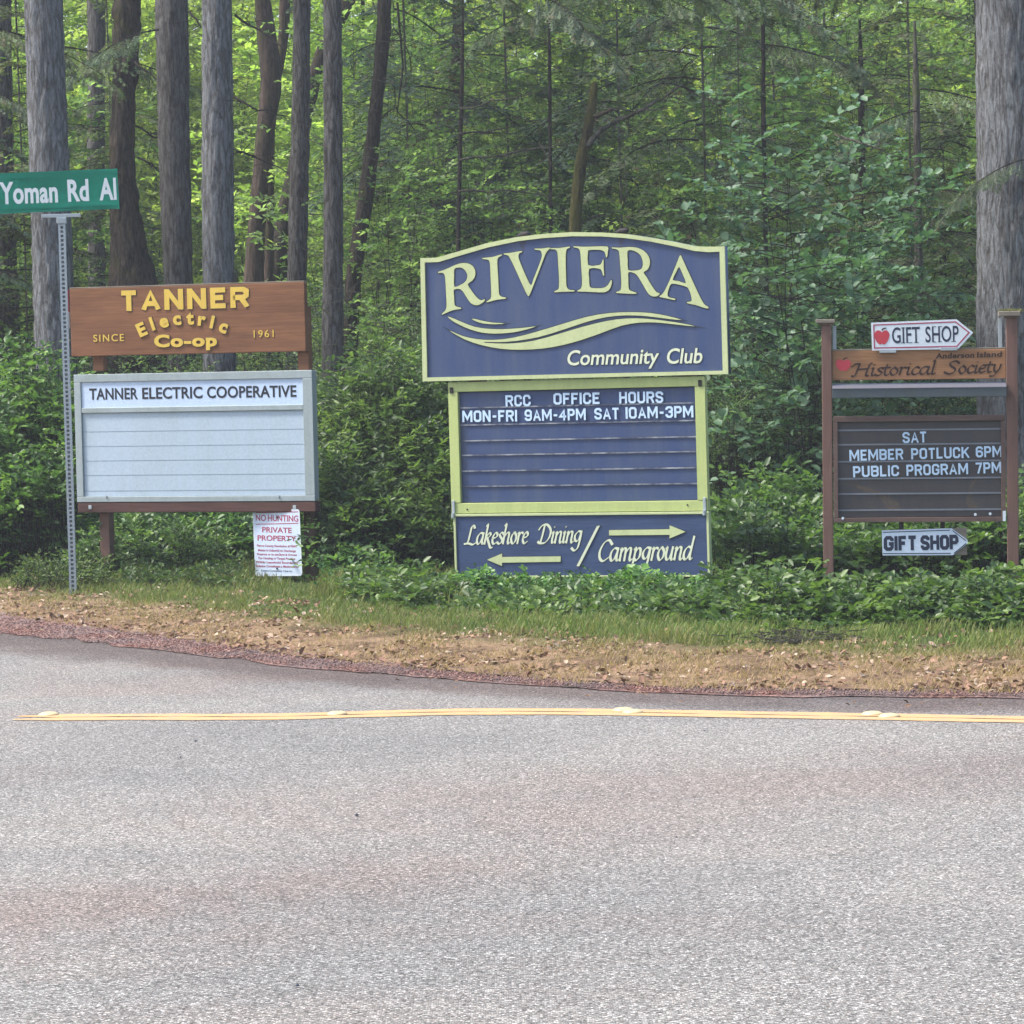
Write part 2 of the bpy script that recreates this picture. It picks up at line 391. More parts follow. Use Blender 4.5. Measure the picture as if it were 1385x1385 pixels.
def cinder_mat():
    m, nt, p, _ = nodes_of('red_cinder_gravel')
    v = coords(nt)
    vo = N(nt, 'ShaderNodeTexVoronoi'); vo.inputs['Scale'].default_value = 60; nt.links.new(v, vo.inputs['Vector'])
    sc = N(nt, 'ShaderNodeSeparateColor'); nt.links.new(vo.outputs['Color'], sc.inputs[0])
    c = ramp(nt, sc.outputs[0], [(0, (0.075, 0.036, 0.030)), (0.5, (0.17, 0.085, 0.068)), (0.85, (0.25, 0.135, 0.11)), (1, (0.42, 0.28, 0.22))])
    n = noise_(nt, v, 2.5, 6, 0.7)
    c = mix(nt, ramp(nt, n, [(0.38, (0, 0, 0)), (0.62, (0.8,) * 3)]), c, (0.15, 0.12, 0.115))
    nt.links.new(c, p.inputs['Base Color']); p.inputs['Roughness'].default_value = 0.95; p.inputs['Specular IOR Level'].default_value = 0.1
    bump(nt, p, vo.outputs['Distance'], 0.9, 0.012)
    return m
M['ground'] = ground_mat(); M['asphalt'] = asphalt_mat(); M['cinder'] = cinder_mat()

# ------------------------------------------------------------------ ground, road
EDGE = [(0, 832), (100, 845), (200, 858), (300, 873), (400, 888), (500, 899), (600, 908), (700, 917), (800, 925), (900, 930), (1000, 933), (1200, 935), (1385, 937)]
_e = [on_ground(*p) for p in EDGE]
ex = np.array([p.x for p in _e]); ey = np.array([p.y for p in _e])
ex = np.concatenate([[-60, -14, -7, -5], ex, [6, 14, 60]]); ey = np.concatenate([[62, 40, 29.6, 26.3], ey, [15.4, 13.6, 6]])
def edge_y(x): return np.interp(x, ex, ey)
def sm(a, b, x):
    t = np.clip((x - a) / (b - a), 0, 1); return t * t * (3 - 2 * t)
def gz(x, y):
    x = np.asarray(x, float); y = np.asarray(y, float)
    t = y - edge_y(x)
    z = 0.012 + 0.03 * sm(0, 1.2, t) + 0.012 * np.sin(x * 2.3 + y) * sm(0.3, 2, t) + 0.010 * np.sin(x * 5.1 - y * 3.7) * sm(0.1, 1, t)
    z = z + 0.035 * np.clip(y - 33, 0, None) + 0.10 * np.clip(y - 75, 0, 200)
    return z

xs = np.concatenate([np.linspace(-80, -9, 30), np.arange(-8.8, 8.8, 0.1), np.linspace(9, 80, 30)])
ts = np.concatenate([np.arange(0, 6, 0.08), np.arange(6, 20, 0.5), np.arange(20, 160, 4)])
X, T = np.meshgrid(xs, ts); Yg = edge_y(X) + T + 0.05 * np.sin(X * 7.0) * (T < 0.05) + 0.03 * np.sin(X * 17.0) * (T < 0.05)
lump = np.array([mnoise.noise(Vector((a * 4, b * 4, 0))) for a, b in zip(X.ravel(), Yg.ravel())]).reshape(X.shape)
Z = gz(X, Yg) + 0.022 * lump * sm(0, 0.4, T)
nr, nc = X.shape
V = np.stack([X, Yg, Z], -1).reshape(-1, 3)
i = np.arange(nr - 1)[:, None] * nc + np.arange(nc - 1)[None, :]
Fq = np.stack([i, i + 1, i + nc + 1, i + nc], -1).reshape(-1, 4)
gmask = sm(1.3, 2.8, T + 0.9 * lump); 
g = link('verge_ground', fast_mesh('verge_ground', V, [Fq], gmask.reshape(-1, 1)), None, M['ground'])
tag(g, kind='structure')
b = MB(); b.v = [(-900, -900, -0.06), (900, -900, -0.06), (900, 900, -0.06), (-900, 900, -0.06)]; b.f = [(0, 1, 2, 3)]
tag(b.build('ground', M['ground']), kind='structure')

# road sheet: everything on the near side of the verge is asphalt
ss = np.concatenate([np.arange(-0.4, 4, 0.08), np.arange(4, 14, 0.4), np.arange(14, 90, 6)])
xs2 = np.concatenate([np.linspace(-80, -9, 30), np.arange(-8.8, 8.8, 0.1), np.linspace(9, 80, 30)])
X, S = np.meshgrid(xs2, ss); Yr = edge_y(X) - S
nr, nc = X.shape
Zr = -0.004 + 0 * X
i = np.arange(nr - 1)[:, None] * nc + np.arange(nc - 1)[None, :]
Fq = np.stack([i, i + nc, i + nc + 1, i + 1], -1).reshape(-1, 4)
def cw(x): return np.interp(x, [-6, -3.4, -2.2, -1.2, -0.4, 0.4, 3], [1.6, 1.25, .85, 0.55, 0.36, 0.25, 0.2])
nz = np.array([mnoise.noise(Vector((a * 2.5, b * 3, 3))) for a, b in zip(X.ravel(), Yr.ravel())]).reshape(X.shape)
dk = 1 - sm(0.1, 1.1, S - 1.5 * cw(X) + 0.35 * nz)
stain_or_reflection = .55 * (1 - sm(0, .9, S - 1.7 * cw(X) + .5 * nz)) + np.exp(-((Yr - (13.2 + 0.22 * X) + 0.5 * nz) / 0.75) ** 2) * sm(-1.8, -0.2, X + nz) * 0.4 + np.exp(-((Yr - 11.4 - 0.55 * X + .4 * nz) / 0.5) ** 2) * (1 - sm(-.4, .6, X)) * 0.5
road = link('road', fast_mesh('road', np.stack([X, Yr, Zr], -1).reshape(-1, 3), [Fq], np.stack([dk, np.clip(stain_or_reflection, 0, 1)], -1).reshape(-1, 2)), None, M['asphalt'])
tag(road, kind='structure')
# red cinder shoulder with a ragged lip
rows = 14
X, U = np.meshgrid(xs2, np.linspace(0, 1, rows))
rag = np.array([mnoise.noise(Vector((a * 2.1, 0, 7))) + 0.7 * mnoise.noise(Vector((a * 9, 0, 2))) + .6 * mnoise.noise(Vector((a * 31, 0, 2))) for a in xs2])[None, :]
W = cw(X) * (1 + 0.35 * rag) + 0.05
Yc = edge_y(X) + 0.12 - U * (W + 0.12)
Zc = 0.0005 + 0.014 * (1 - U) ** 3 + 0 * X
nr, nc = X.shape
i = np.arange(nr - 1)[:, None] * nc + np.arange(nc - 1)[None, :]
Fq = np.stack([i, i + nc, i + nc + 1, i + 1], -1).reshape(-1, 4)
tag(link('gravel_shoulder', fast_mesh('gravel_shoulder', np.stack([X, Yc, Zc], -1).reshape(-1, 3), [Fq]), None, M['cinder']), kind='structure')

# double yellow centre line
LN = [(22, 970), (120, 969.3), (240, 968.5), (330, 970), (450, 967), (540, 963.5), (620, 961.8), (740, 961.5), (850, 962.8), (960, 965), (1100, 967.2), (1250, 969.8), (1400, 973)]
lp = [on_ground(*p) for p in LN]
lx = np.array([p.x for p in lp]); ly = np.array([p.y for p in lp])
xx = np.arange(lx[0], 12, 0.06); yy = np.interp(xx, lx, ly); yy = np.where(xx > lx[-1], ly[-1] - (xx - lx[-1]) * 0.42, yy)
yy = np.convolve(np.pad(yy, 5, 'edge'), np.ones(11) / 11, 'valid')
for off in (-0.076, 0.076):
    hw = 0.067 + 0.006 * np.sin(xx * 13 + off * 50) + rng.normal(0, .003, len(xx))
    hw = hw * np.clip((xx - xx[0]) / 0.25 + .3, 0, 1)
    V = np.concatenate([np.stack([xx, yy + off - hw, 0 * xx - 0.0012], -1), np.stack([xx, yy + off + hw, 0 * xx - 0.0012], -1)])
    n = len(xx); i = np.arange(n - 1)
    tag(link('road_line', fast_mesh('road_line', V, [np.stack([i, i + 1, i + n + 1, i + n], -1)]), None, M['road_yellow']), kind='structure')

def dome(name, r, h, mat):
    mb = MB(); n = 20; rings = [(1.0, 0.0), (1.0, 0.12), (0.93, 0.45), (0.76, 0.75), (0.5, 0.93), (0.2, 1.0)]
    for a, c in rings:
        for k in range(n):
            w = 2 * math.pi * k / n; mb.v.append((r * a * math.cos(w), r * a * math.sin(w), h * c))
    for q in range(len(rings) - 1):
        for k in range(n): mb.f.append((q * n + k, q * n + (k + 1) % n, (q + 1) * n + (k + 1) % n, (q + 1) * n + k))
    mb.f.append(tuple((len(rings) - 1) * n + k for k in range(n)))
    return mb.build(name, mat, None, 0, True)
marks = [(66, 966.5, 'round cream road button at the worn left end of the yellow line'),
         (456, 965.5, 'round cream road button on the yellow line below the no hunting sign'),
         (843, 960.5, 'far one of the two road buttons at the middle of the yellow line'),
         (856, 963.3, 'near one of the two road buttons at the middle of the yellow line'),
         (1180, 965.8, 'far one of the two road buttons towards the right of the yellow line'),
         (1203, 968.6, 'near one of the two road buttons towards the right of the yellow line')]
proto = None
for px, py, lab in marks:
    o = dome('road_marker', 0.047, 0.014, M['marker']) if proto is None else proto.copy()
    if proto is None: proto = o
    else: COL.objects.link(o)
    p = on_ground(px, py); o.location = (p.x, p.y, -0.001)
    tag(o, lab, 'road marker', 'raised road buttons along the centre line')

# ------------------------------------------------------------------ air
hm = bpy.data.materials.new('thin_haze'); hm.use_nodes = True
hm.node_tree.nodes.clear()
hv_ = hm.node_tree.nodes.new('ShaderNodeVolumePrincipled'); ho = hm.node_tree.nodes.new('ShaderNodeOutputMaterial')
hv_.inputs['Color'].default_value = (0.9, 0.94, 1.0, 1); hv_.inputs['Density'].default_value = HAZE
hv_.inputs['Anisotropy'].default_value = 0.2
hm.node_tree.links.new(hv_.outputs[0], ho.inputs['Volume'])
hz = MB().box(-110, 110, -70, 190, -1.2, 30).build('haze', hm)
tag(hz, kind='stuff', label='thin pale haze hanging in the air over the road and wood')

# ------------------------------------------------------------------ shapes for lettering
def curve_mesh(name, polys, depth, offset=0.0, y0=0.0):
    cu = bpy.data.curves.new(name, 'CURVE'); cu.dimensions = '2D'; cu.fill_mode = 'BOTH'
    cu.extrude = depth / 2; cu.offset = offset
    for pl in polys:
        s = cu.splines.new('POLY'); s.points.add(len(pl) - 1)
        for q, p in zip(s.points, pl): q.co = (p[0], p[1], 0, 1)
        s.use_cyclic_u = True
    o = bpy.data.objects.new(name, cu)
    me = bpy.data.meshes.new_from_object(o)
    bpy.data.objects.remove(o); bpy.data.curves.remove(cu)
    me.transform(Matrix(((1, 0, 0, 0), (0, 0, -1, y0 - depth / 2), (0, 1, 0, 0), (0, 0, 0, 1))))
    me.name = name
    return me

def smooth_poly(pts, n=3, closed=True):
    out = []; m = len(pts)
    for i in range(m if closed else m - 1):
        if closed: p0, p1, p2, p3 = pts[i - 1], pts[i], pts[(i + 1) % m], pts[(i + 2) % m]
        else: p0, p1, p2, p3 = pts[max(i - 1, 0)], pts[i], pts[i + 1], pts[min(i + 2, m - 1)]
        for k in range(n):
            t = k / n
            out.append(tuple(0.5 * ((2 * p1[j]) + (-p0[j] + p2[j]) * t + (2 * p0[j] - 5 * p1[j] + 4 * p2[j] - p3[j]) * t * t + (-p0[j] + 3 * p1[j] - 3 * p2[j] + p3[j]) * t ** 3) for j in (0, 1)))
    if not closed: out.append(tuple(pts[-1]))
    return out

_fc = {}
def raw_text(s, off=0.0, ext=0.0):
    key = (s, off, ext)
    if key in _fc: return _fc[key]
    cu = bpy.data.curves.new('glyph', 'FONT'); cu.body = s; cu.size = 1; cu.offset = off; cu.extrude = ext; cu.resolution_u = 4
    o = bpy.data.objects.new('glyph', cu)
    me = bpy.data.meshes.new_from_object(o)
    bpy.data.objects.remove(o); bpy.data.curves.remove(cu)
    n = len(me.vertices); co = np.zeros(n * 3); me.vertices.foreach_get('co', co); co = co.reshape(-1, 3)
    fs = [tuple(p.vertices) for p in me.polygons]
    bpy.data.meshes.remove(me)
    _fc[key] = (co, fs)
    return _fc[key]
def wid(s):
    c, _ = raw_text(s); return c[:, 0].max() - c[:, 0].min()
CAPH = raw_text('H')[0][:, 1].max()
LBH = (wid('HH') - 2 * wid('H')) / 2
def bearings(c):
    rb = wid(c + 'H') - wid(c) - wid('H') - LBH
    lb = wid('H' + c) - wid(c) - wid('H') - LBH
    return lb, rb

def put_letters(parent, fr, words, cap, mat, y, depth=0.006, off=0.012, slant=0.0, outline=0.0, track=0.0, letter_name='letter', joined=None, space=0.28, z_of=None):
    """words: list of (text, (px0,py0), (px1,py1)) baseline ends in the photo; cap in photo pixels"""
    res = []
    capm = fr.m(cap)
    for text, a, c in words:
        u0, z0 = fr(*a); u1, z1 = fr(*c)
        pen = 0.0; lay = []
        for ch in text:
            if ch == ' ': pen += space; continue
            lb, rb = bearings(ch); w = wid(ch)
            if lay: pen += lb + track
            lay.append((ch, pen, w)); pen += w + rb
        total = lay[-1][1] + lay[-1][2]
        L = math.hypot(u1 - u0, z1 - z0) - abs(slant) * capm * .5; sx = L / total; sz = capm / CAPH
        ang = math.atan2(z1 - z0, u1 - u0)
        JV, JF = [], []
        for ch, x, w in lay:
            for lvl in ((0, 1) if outline else (0,)):
                eo = off + (outline / sz if lvl else 0)
                co, fs = raw_text(ch, eo, 0.5)
                co = co.copy(); x0 = raw_text(ch)[0][:, 0].min()
                co[:, 0] -= x0
                P = np.empty_like(co)
                lx_ = (co[:, 0] + x) * sx + slant * co[:, 1] * sz; lz_ = co[:, 1] * sz
                P[:, 0] = u0 + lx_ * math.cos(ang) - lz_ * math.sin(ang)
                P[:, 2] = z0 + lx_ * math.sin(ang) + lz_ * math.cos(ang)
                P[:, 1] = (y - depth * (co[:, 2] + 0.5)) if not lvl else (y - 0.0012 * (co[:, 2] + 0.5))
                if joined is not None:
                    n = len(JV); JV += [tuple(q) for q in P]; JF += [tuple(n + k for k in f) for f in fs]; continue
                cx, cz = P[:, 0].mean(), P[:, 2].min()
                P[:, 0] -= cx; P[:, 2] -= cz; P[:, 1] -= y
                me = bpy.data.meshes.new(letter_name if not lvl else 'letter_outline')
                me.from_pydata([tuple(q) for q in P], [], fs); me.update()
                if not lvl:
                    o = link(letter_name, me, parent, mat); o.location = (cx, y, cz); res.append(o); base = (cx, cz)
                else:
                    q = link('letter_outline', me, o, M['outline']); q.location = (cx - base[0], 0, cz - base[1])
        if joined is not None:
            me = bpy.data.meshes.new(joined); me.from_pydata(JV, [], JF); me.update(); link(joined, me, parent, mat)
    return res

# broad-nib pen strokes for the calligraphic lettering
PEN = {
 'L': (.86, [[(.52, 1.5), (.42, 1.68), (.26, 1.55), (.2, 1.0), (.1, .25), (-.18, .02)], [(-.18, .04), (.2, .08), (.55, -.02), (.85, .16)]]),
 'a': (.72, [[(.5, .93), (.28, 1.0), (.07, .72), (.03, .3), (.15, .02), (.33, .14), (.48, .6)], [(.53, 1.0), (.49, .3), (.56, .02), (.7, .14)]]),
 'k': (.64, [[(-.02, 1.62), (.1, 1.75), (.05, .8), (.02, .0)], [(.05, .55), (.3, .98), (.45, .85), (.3, .6), (.07, .5)], [(.2, .52), (.42, .0), (.58, -.32), (.74, -.3)]]),
 'e': (.52, [[(.04, .48), (.35, .62), (.4, .86), (.24, 1.0), (.06, .7), (.04, .25), (.2, .0), (.45, .18)]]),
 's': (.46, [[(.42, .88), (.26, 1.0), (.1, .85), (.2, .6), (.36, .38), (.3, .1), (.12, .0), (-.02, .12)]]),
 'h': (.66, [[(-.03, 1.6), (.1, 1.75), (.05, .8), (.02, 0)], [(.05, .6), (.26, .96), (.42, .95), (.44, .7), (.42, .2), (.5, .0), (.62, .14)]]),
 'o': (.57, [[(.25, 1), (.07, .75), (.03, .35), (.2, 0), (.4, .2), (.45, .65), (.25, 1)]]),
 'r': (.46, [[(-.02, .88), (.1, 1.0), (.08, .5), (.05, 0)], [(.08, .6), (.24, .95), (.42, .92)]]),
 'D': (1.0, [[(.26, 1.55), (.2, .8), (.1, .05)], [(-.18, 1.2), (.05, 1.58), (.45, 1.65), (.82, 1.2), (.8, .55), (.5, .06), (.08, .0), (-.1, .12)]]),
 'i': (.30, [[(-.02, .87), (.1, 1), (.06, .3), (.12, 0), (.26, .14)], [(.1, 1.4), (.15, 1.46)]]),
 'n': (.66, [[(-.02, .88), (.09, 1.0), (.06, .5), (.04, 0)], [(.06, .58), (.26, .96), (.42, .95), (.44, .7), (.42, .2), (.5, .0), (.62, .14)]]),
 'm': (1.02, [[(-.02, .88), (.09, 1.0), (.06, .5), (.04, 0)], [(.06, .58), (.24, .96), (.38, .92), (.4, .6), (.38, 0)], [(.4, .58), (.6, .96), (.76, .94), (.78, .6), (.76, .2), (.84, 0), (.96, .14)]]),
 'g': (.68, [[(.5, .93), (.28, 1), (.06, .7), (.05, .35), (.2, .12), (.4, .3), (.5, .8)], [(.53, 1), (.48, .1), (.38, -.5), (.14, -.7), (-.1, -.5)]]),
 'C': (.88, [[(.88, 1.35), (.62, 1.65), (.28, 1.42), (.06, .8), (.12, .25), (.4, 0), (.82, .32)]]),
 'p': (.66, [[(-.0, .86), (.12, 1.0), (.07, .2), (.0, -.72)], [(.08, .55), (.28, .95), (.47, .85), (.46, .3), (.25, .02), (.08, .15)]]),
 'u': (.68, [[(-.02, .88), (.08, 1), (.05, .35), (.16, .02), (.34, .15), (.46, .6)], [(.49, 1), (.45, .3), (.52, 0), (.66, .14)]]),
 'd': (.72, [[(.5, .93), (.28, 1.0), (.07, .72), (.03, .3), (.15, .02), (.33, .14), (.48, .6)], [(.6, 1.8), (.55, 1.2), (.49, .3), (.56, .02), (.7, .14)]]),
 'H': (1.0, [[(.2, 1.6), (.14, .9), (.02, .05), (-.15, -.02)], [(.95, 1.68), (.82, 1.5), (.76, .9), (.7, .1), (.86, .02)], [(.12, .85), (.76, .9)], [(-.25, 1.2), (-.1, 1.55), (.22, 1.6)]]),
 't': (.40, [[(.16, 1.4), (.08, .4), (.18, 0), (.36, .14)], [(-.08, 1.0), (.36, 1.02)]]),
 'c': (.50, [[(.42, .88), (.25, 1), (.06, .65), (.06, .2), (.22, 0), (.45, .18)]]),
 'l': (.32, [[(-.02, 1.62), (.11, 1.75), (.06, .3), (.12, 0), (.28, .14)]]),
 'S': (.88, [[(.8, 1.4), (.55, 1.66), (.22, 1.42), (.3, 1.02), (.6, .65), (.55, .2), (.25, 0), (-.08, .22)]]),
 'y': (.62, [[(-.02, .9), (.1, 1), (.1, .4), (.22, .05), (.4, .3)], [(.52, 1.0), (.42, .3), (.16, -.42), (-.1, -.5)]]),
}
def pen_letters(parent, fr, text, a, c, xh, mat, y, depth=0.005, slant=0.22, nib=0.15, thin=0.035, outline=0.0):
    u0, z0 = fr(*a); u1, z1 = fr(*c); h = fr.m(xh)
    total = sum(.4 if ch == ' ' else PEN[ch][0] for ch in text)
    sx = (math.hypot(u1 - u0, z1 - z0)) / total; ang = math.atan2(z1 - z0, u1 - u0)
    na = rad(38); nx, ny = math.cos(na), math.sin(na)
    pen = 0
    for ch in text:
        if ch == ' ': pen += .4; continue
        adv, strokes = PEN[ch]
        o = None
        for lvl in ((0, 1) if outline else (0,)):
            mb = MB()
            for k, st in enumerate(strokes):
                P = np.array(smooth_poly(st, 5, False))
                P = np.stack([(P[:, 0] + pen) * sx + slant * P[:, 1] * h, P[:, 1] * h], -1)
                D = np.gradient(P, axis=0); D /= np.linalg.norm(D, axis=1)[:, None] + 1e-9
                w = h * (thin + nib * np.abs(D[:, 0] * ny - D[:, 1] * nx)) / 2 * 1.35 + (outline if lvl else 0)
                P[0] -= D[0] * w[0] * .8; P[-1] += D[-1] * w[-1] * .6
                Nn = np.stack([-D[:, 1], D[:, 0]], -1)
                A, B = P + Nn * w[:, None], P - Nn * w[:, None]
                n0 = len(mb.v); n = len(P); f = y - (depth if not lvl else 0.001) - 0.0002 * k; bk = y + 0.0005
                for Q, yy_ in ((A, f), (B, f), (A, bk), (B, bk)):
                    for q in Q:
                        mb.v.append((u0 + q[0] * math.cos(ang) - q[1] * math.sin(ang), yy_, z0 + q[0] * math.sin(ang) + q[1] * math.cos(ang)))
                for i in range(n - 1):
                    mb.f += [(n0 + n + i, n0 + n + i + 1, n0 + i + 1, n0 + i), (n0 + i, n0 + i + 1, n0 + 2 * n + i + 1, n0 + 2 * n + i), (n0 + n + i + 1, n0 + n + i, n0 + 3 * n + i, n0 + 3 * n + i + 1)]
            cxm = sum(v[0] for v in mb.v) / len(mb.v); czm = min(v[2] for v in mb.v)
            if lvl: cxm, czm = base
            mb.v = [(v[0] - cxm, v[1] - y, v[2] - czm) for v in mb.v]
            if not lvl:
                base = (cxm, czm); o = mb.build('letter', mat, parent); o.location = (cxm, y, czm)
            else: mb.build('letter_outline', M['outline'], o)
        pen += adv

BLOCK = {
 'A': (.6, [[(-.02, -.12), (.5, 1.12), (1.02, -.12)], [(.2, .28), (.8, .28)]]),
 'B': (.54, [[(0, 0), (0, 1), (.78, 1), (1, .88), (1, .64), (.78, .53), (0, .53)], [(.78, .53), (1, .41), (1, .12), (.78, 0), (-.001, 0)]]),
 'C': (.54, [[(1, .66), (1, .85), (.76, 1), (.24, 1), (0, .85), (0, .15), (.24, 0), (.76, 0), (1, .15), (1, .34)]]),
 'D': (.54, [[(0, 0), (0, 1), (.72, 1), (1, .83), (1, .17), (.72, 0), (-.001, 0)]]),
 'E': (.46, [[(1.15, 1), (0, 1), (0, 0), (1.15, 0)], [(0, .52), (.95, .52)]]),
 'F': (.44, [[(1.15, 1), (0, 1), (0, -.14)], [(0, .50), (.95, .50)]]),
 'G': (.56, [[(1, .70), (1, .85), (.76, 1), (.24, 1), (0, .85), (0, .15), (.24, 0), (.76, 0), (1, .15), (1, .46), (.52, .46)]]),
 'H': (.56, [[(0, -.14), (0, 1.14)], [(1, -.14), (1, 1.14)], [(0, .52), (1, .52)]]),
 'I': (.0, [[(0, -.14), (0, 1.14)]]),
 'K': (.58, [[(0, -.14), (0, 1.14)], [(1.02, 1.13), (.08, .42)], [(.38, .62), (1.08, -.13)]]),
 'L': (.44, [[(0, 1.14), (0, 0), (1.15, 0)]]),
 'M': (.80, [[(0, -.14), (0, 1.14)], [(1, -.14), (1, 1.14)], [(.02, 1.1), (.5, .22), (.98, 1.1)]]),
 'N': (.58, [[(0, -.14), (0, 1.14)], [(1, -.14), (1, 1.14)], [(.02, 1.08), (.98, -.08)]]),
 'O': (.56, [[(.5, 0), (.24, 0), (0, .15), (0, .85), (.24, 1), (.76, 1), (1, .85), (1, .15), (.76, 0), (.5, 0)]]),
 'P': (.52, [[(0, -.14), (0, 1), (.76, 1), (1, .86), (1, .58), (.76, .45), (0, .45)]]),
 'R': (.56, [[(0, -.14), (0, 1), (.76, 1), (1, .87), (1, .62), (.76, .49), (0, .49)], [(.58, .49), (1.04, -.13)]]),
 'S': (.54, [[(1, .72), (1, .86), (.76, 1), (.24, 1), (0, .86), (0, .67), (.2, .55), (.8, .45), (1, .33), (1, .14), (.76, 0), (.24, 0), (0, .14), (0, .28)]]),
 'T': (.50, [[(-.12, 1), (1.12, 1)], [(.5, 1), (.5, -.14)]]),
 'U': (.56, [[(0, 1.14), (0, .16), (.24, 0), (.76, 0), (1, .16), (1, 1.14)]]),
 '0': (.54, [[(.5, 0), (.24, 0), (0, .15), (0, .85), (.24, 1), (.76, 1), (1, .85), (1, .15), (.76, 0), (.5, 0)]]),
 '3': (.52, [[(0, .74), (0, .86), (.24, 1), (.76, 1), (1, .87), (1, .65), (.78, .53), (.4, .53)], [(.78, .53), (1, .4), (1, .14), (.76, 0), (.24, 0), (0, .14), (0, .28)]]),
 '4': (.56, [[(.74, -.14), (.74, 1), (0, .3), (1.12, .3)]]),
 '6': (.54, [[(1, .76), (1, .86), (.76, 1), (.24, 1), (0, .85), (0, .15), (.24, 0), (.76, 0), (1, .14), (1, .42), (.76, .55), (.2, .55)]]),
 '7': (.50, [[(-.12, 1), (1, 1), (.35, -.14)]]),
 '9': (.54, [[(0, .24), (0, .14), (.24, 0), (.76, 0), (1, .15), (1, .85), (.76, 1), (.24, 1), (0, .86), (0, .58), (.24, .45), (.8, .45)]]),
 '-': (.30, [[(-.1, .45), (1.1, .45)]]),
}
def block_letters(parent, fr, words, cap, mat, y, wt=.19, depth=.004, gap=.13, outline=0.0, wscale=1.0):
    capm = fr.m(cap)
    for text, a, c in words:
        u0, z0 = fr(*a); u1, z1 = fr(*c); L = math.hypot(u1 - u0, z1 - z0); ang = math.atan2(z1 - z0, u1 - u0)
        total = sum(BLOCK[ch][0] * wscale + wt for ch in text) + gap * (len(text) - 1)
        sx = L / total; pen = 0.0
        for ch in text:
            w, strokes = BLOCK[ch]; w *= wscale; o = None
            for lvl in ((0, 1) if outline else (0,)):
                mb = MB()
                for k, st in enumerate(strokes):
                    P = np.array([((pen + wt / 2 + x * (w if ch != 'I' else 0)) * sx, (wt / 2 + yv * (1 - wt)) * capm) for x, yv in st])
                    P[:, 1] = np.clip(P[:, 1], 0 if len(P) > 0 else 0, capm)
                    hw = wt / 2 * (sx + capm) / 2 + (outline if lvl else 0); hx = wt / 2 * sx + (outline if lvl else 0)
                    n = len(P); A, B_ = [], []
                    for i in range(n):
                        d0 = P[i] - P[i - 1] if i else P[1] - P[0]; d1 = P[i + 1] - P[i] if i < n - 1 else P[-1] - P[-2]
                        d0 = d0 / np.linalg.norm(d0); d1 = d1 / np.linalg.norm(d1)
                        n0_, n1_ = np.array([-d0[1], d0[0]]), np.array([-d1[1], d1[0]]); m_ = n0_ + n1_; m_ = m_ / (np.linalg.norm(m_) + 1e-9)
                        l = min(1 / max(m_ @ n0_, .3), 1.9)
                        hh = hw if abs(d1[1]) < .8 else hx
                        e = (outline if lvl else 0) * (-d0 if i == 0 else d1 if i == n - 1 else 0 * d0)
                        A.append(P[i] + m_ * hh * l + e); B_.append(P[i] - m_ * hh * l + e)
                    q0 = len(mb.v); f = y - (depth if not lvl else .001) - .00012 * k
                    eo = outline if lvl else 0
                    A = [np.array([q[0], min(max(q[1], -eo), capm + eo)]) for q in A]; B_ = [np.array([q[0], min(max(q[1], -eo), capm + eo)]) for q in B_]
                    for Qs, yy_ in ((A, f), (B_, f), (A, y), (B_, y)):
                        for q in Qs: mb.v.append((u0 + q[0] * math.cos(ang) - q[1] * math.sin(ang), yy_, z0 + q[0] * math.sin(ang) + q[1] * math.cos(ang)))
                    for i in range(n - 1):
                        mb.f += [(q0 + n + i, q0 + n + i + 1, q0 + i + 1, q0 + i), (q0 + i, q0 + i + 1, q0 + 2 * n + i + 1, q0 + 2 * n + i), (q0 + n + i + 1, q0 + n + i, q0 + 3 * n + i, q0 + 3 * n + i + 1)]
                    mb.f += [(q0, q0 + 2 * n, q0 + 3 * n, q0 + n), (q0 + n - 1, q0 + 2 * n - 1, q0 + 4 * n - 1, q0 + 3 * n - 1)]
                if not lvl: base = (sum(v[0] for v in mb.v) / len(mb.v), min(v[2] for v in mb.v))
                mb.v = [(v[0] - base[0], v[1] - y, v[2] - base[1]) for v in mb.v]
                if not lvl: o = mb.build('letter', mat, parent); o.location = (base[0], y, base[1])
                else: mb.build('letter_outline', M['outline'], o)
            pen += w + wt + gap

def poly_part(name, parent, fr, pts_px, mat, y, depth, n=1, outline=0.0, holes=(), bev=0):
    polys = []
    for pl in (pts_px,) + tuple(holes):
        q = [fr(*p) for p in pl]
        polys.append(smooth_poly(q, n) if n > 1 else q)
    o = link(name, curve_mesh(name, polys, depth, 0, y), parent, mat)
    if outline:
        link('letter_outline' if name == 'letter' else 'outline', curve_mesh('outline', polys, 0.0012, outline, y), o, M['outline'])
    if bev: bevel(o, bev)
    return o
def zz(ox, oy, f, pts): return [(ox + x / f, oy + y / f) for x, y in pts]

# ------------------------------------------------------------------ Riviera sign
fr = Frame(785, 24.0, -22)
R = empty('community_sign', fr.P, (0, 0, fr.yaw))
tag(R, 'tall navy blue sign with yellow-green borders and an arched top reading RIVIERA', 'sign')
Z0 = lambda p: zz(550, 290, 3.011, p)
outer = Z0([(62, 178), (130, 176), (220, 150), (330, 118), (450, 93), (560, 80), (680, 72), (800, 74), (900, 80), (1000, 95), (1100, 113), (1180, 130), (1235, 132), (1300, 130), (1315, 650), (72, 680)])
inner = Z0([(80, 196), (137, 194), (230, 166), (340, 134), (460, 109), (560, 97), (680, 89), (800, 90), (900, 97), (1000, 111), (1100, 131), (1178, 149), (1235, 154), (1280, 152), (1293, 636), (90, 664)])
poly_part('arched_board', R, fr, outer, M['navy'], 0.03, 0.045)
poly_part('board_border', R, fr, outer, M['cream'], -0.0152, 0.014, 1, 0, (inner,), 0.002)
yb = -0.0151
A1 = lambda p: zz(590, 310, 6.925, p)
A2 = lambda p: zz(780, 310, 6.295, p)
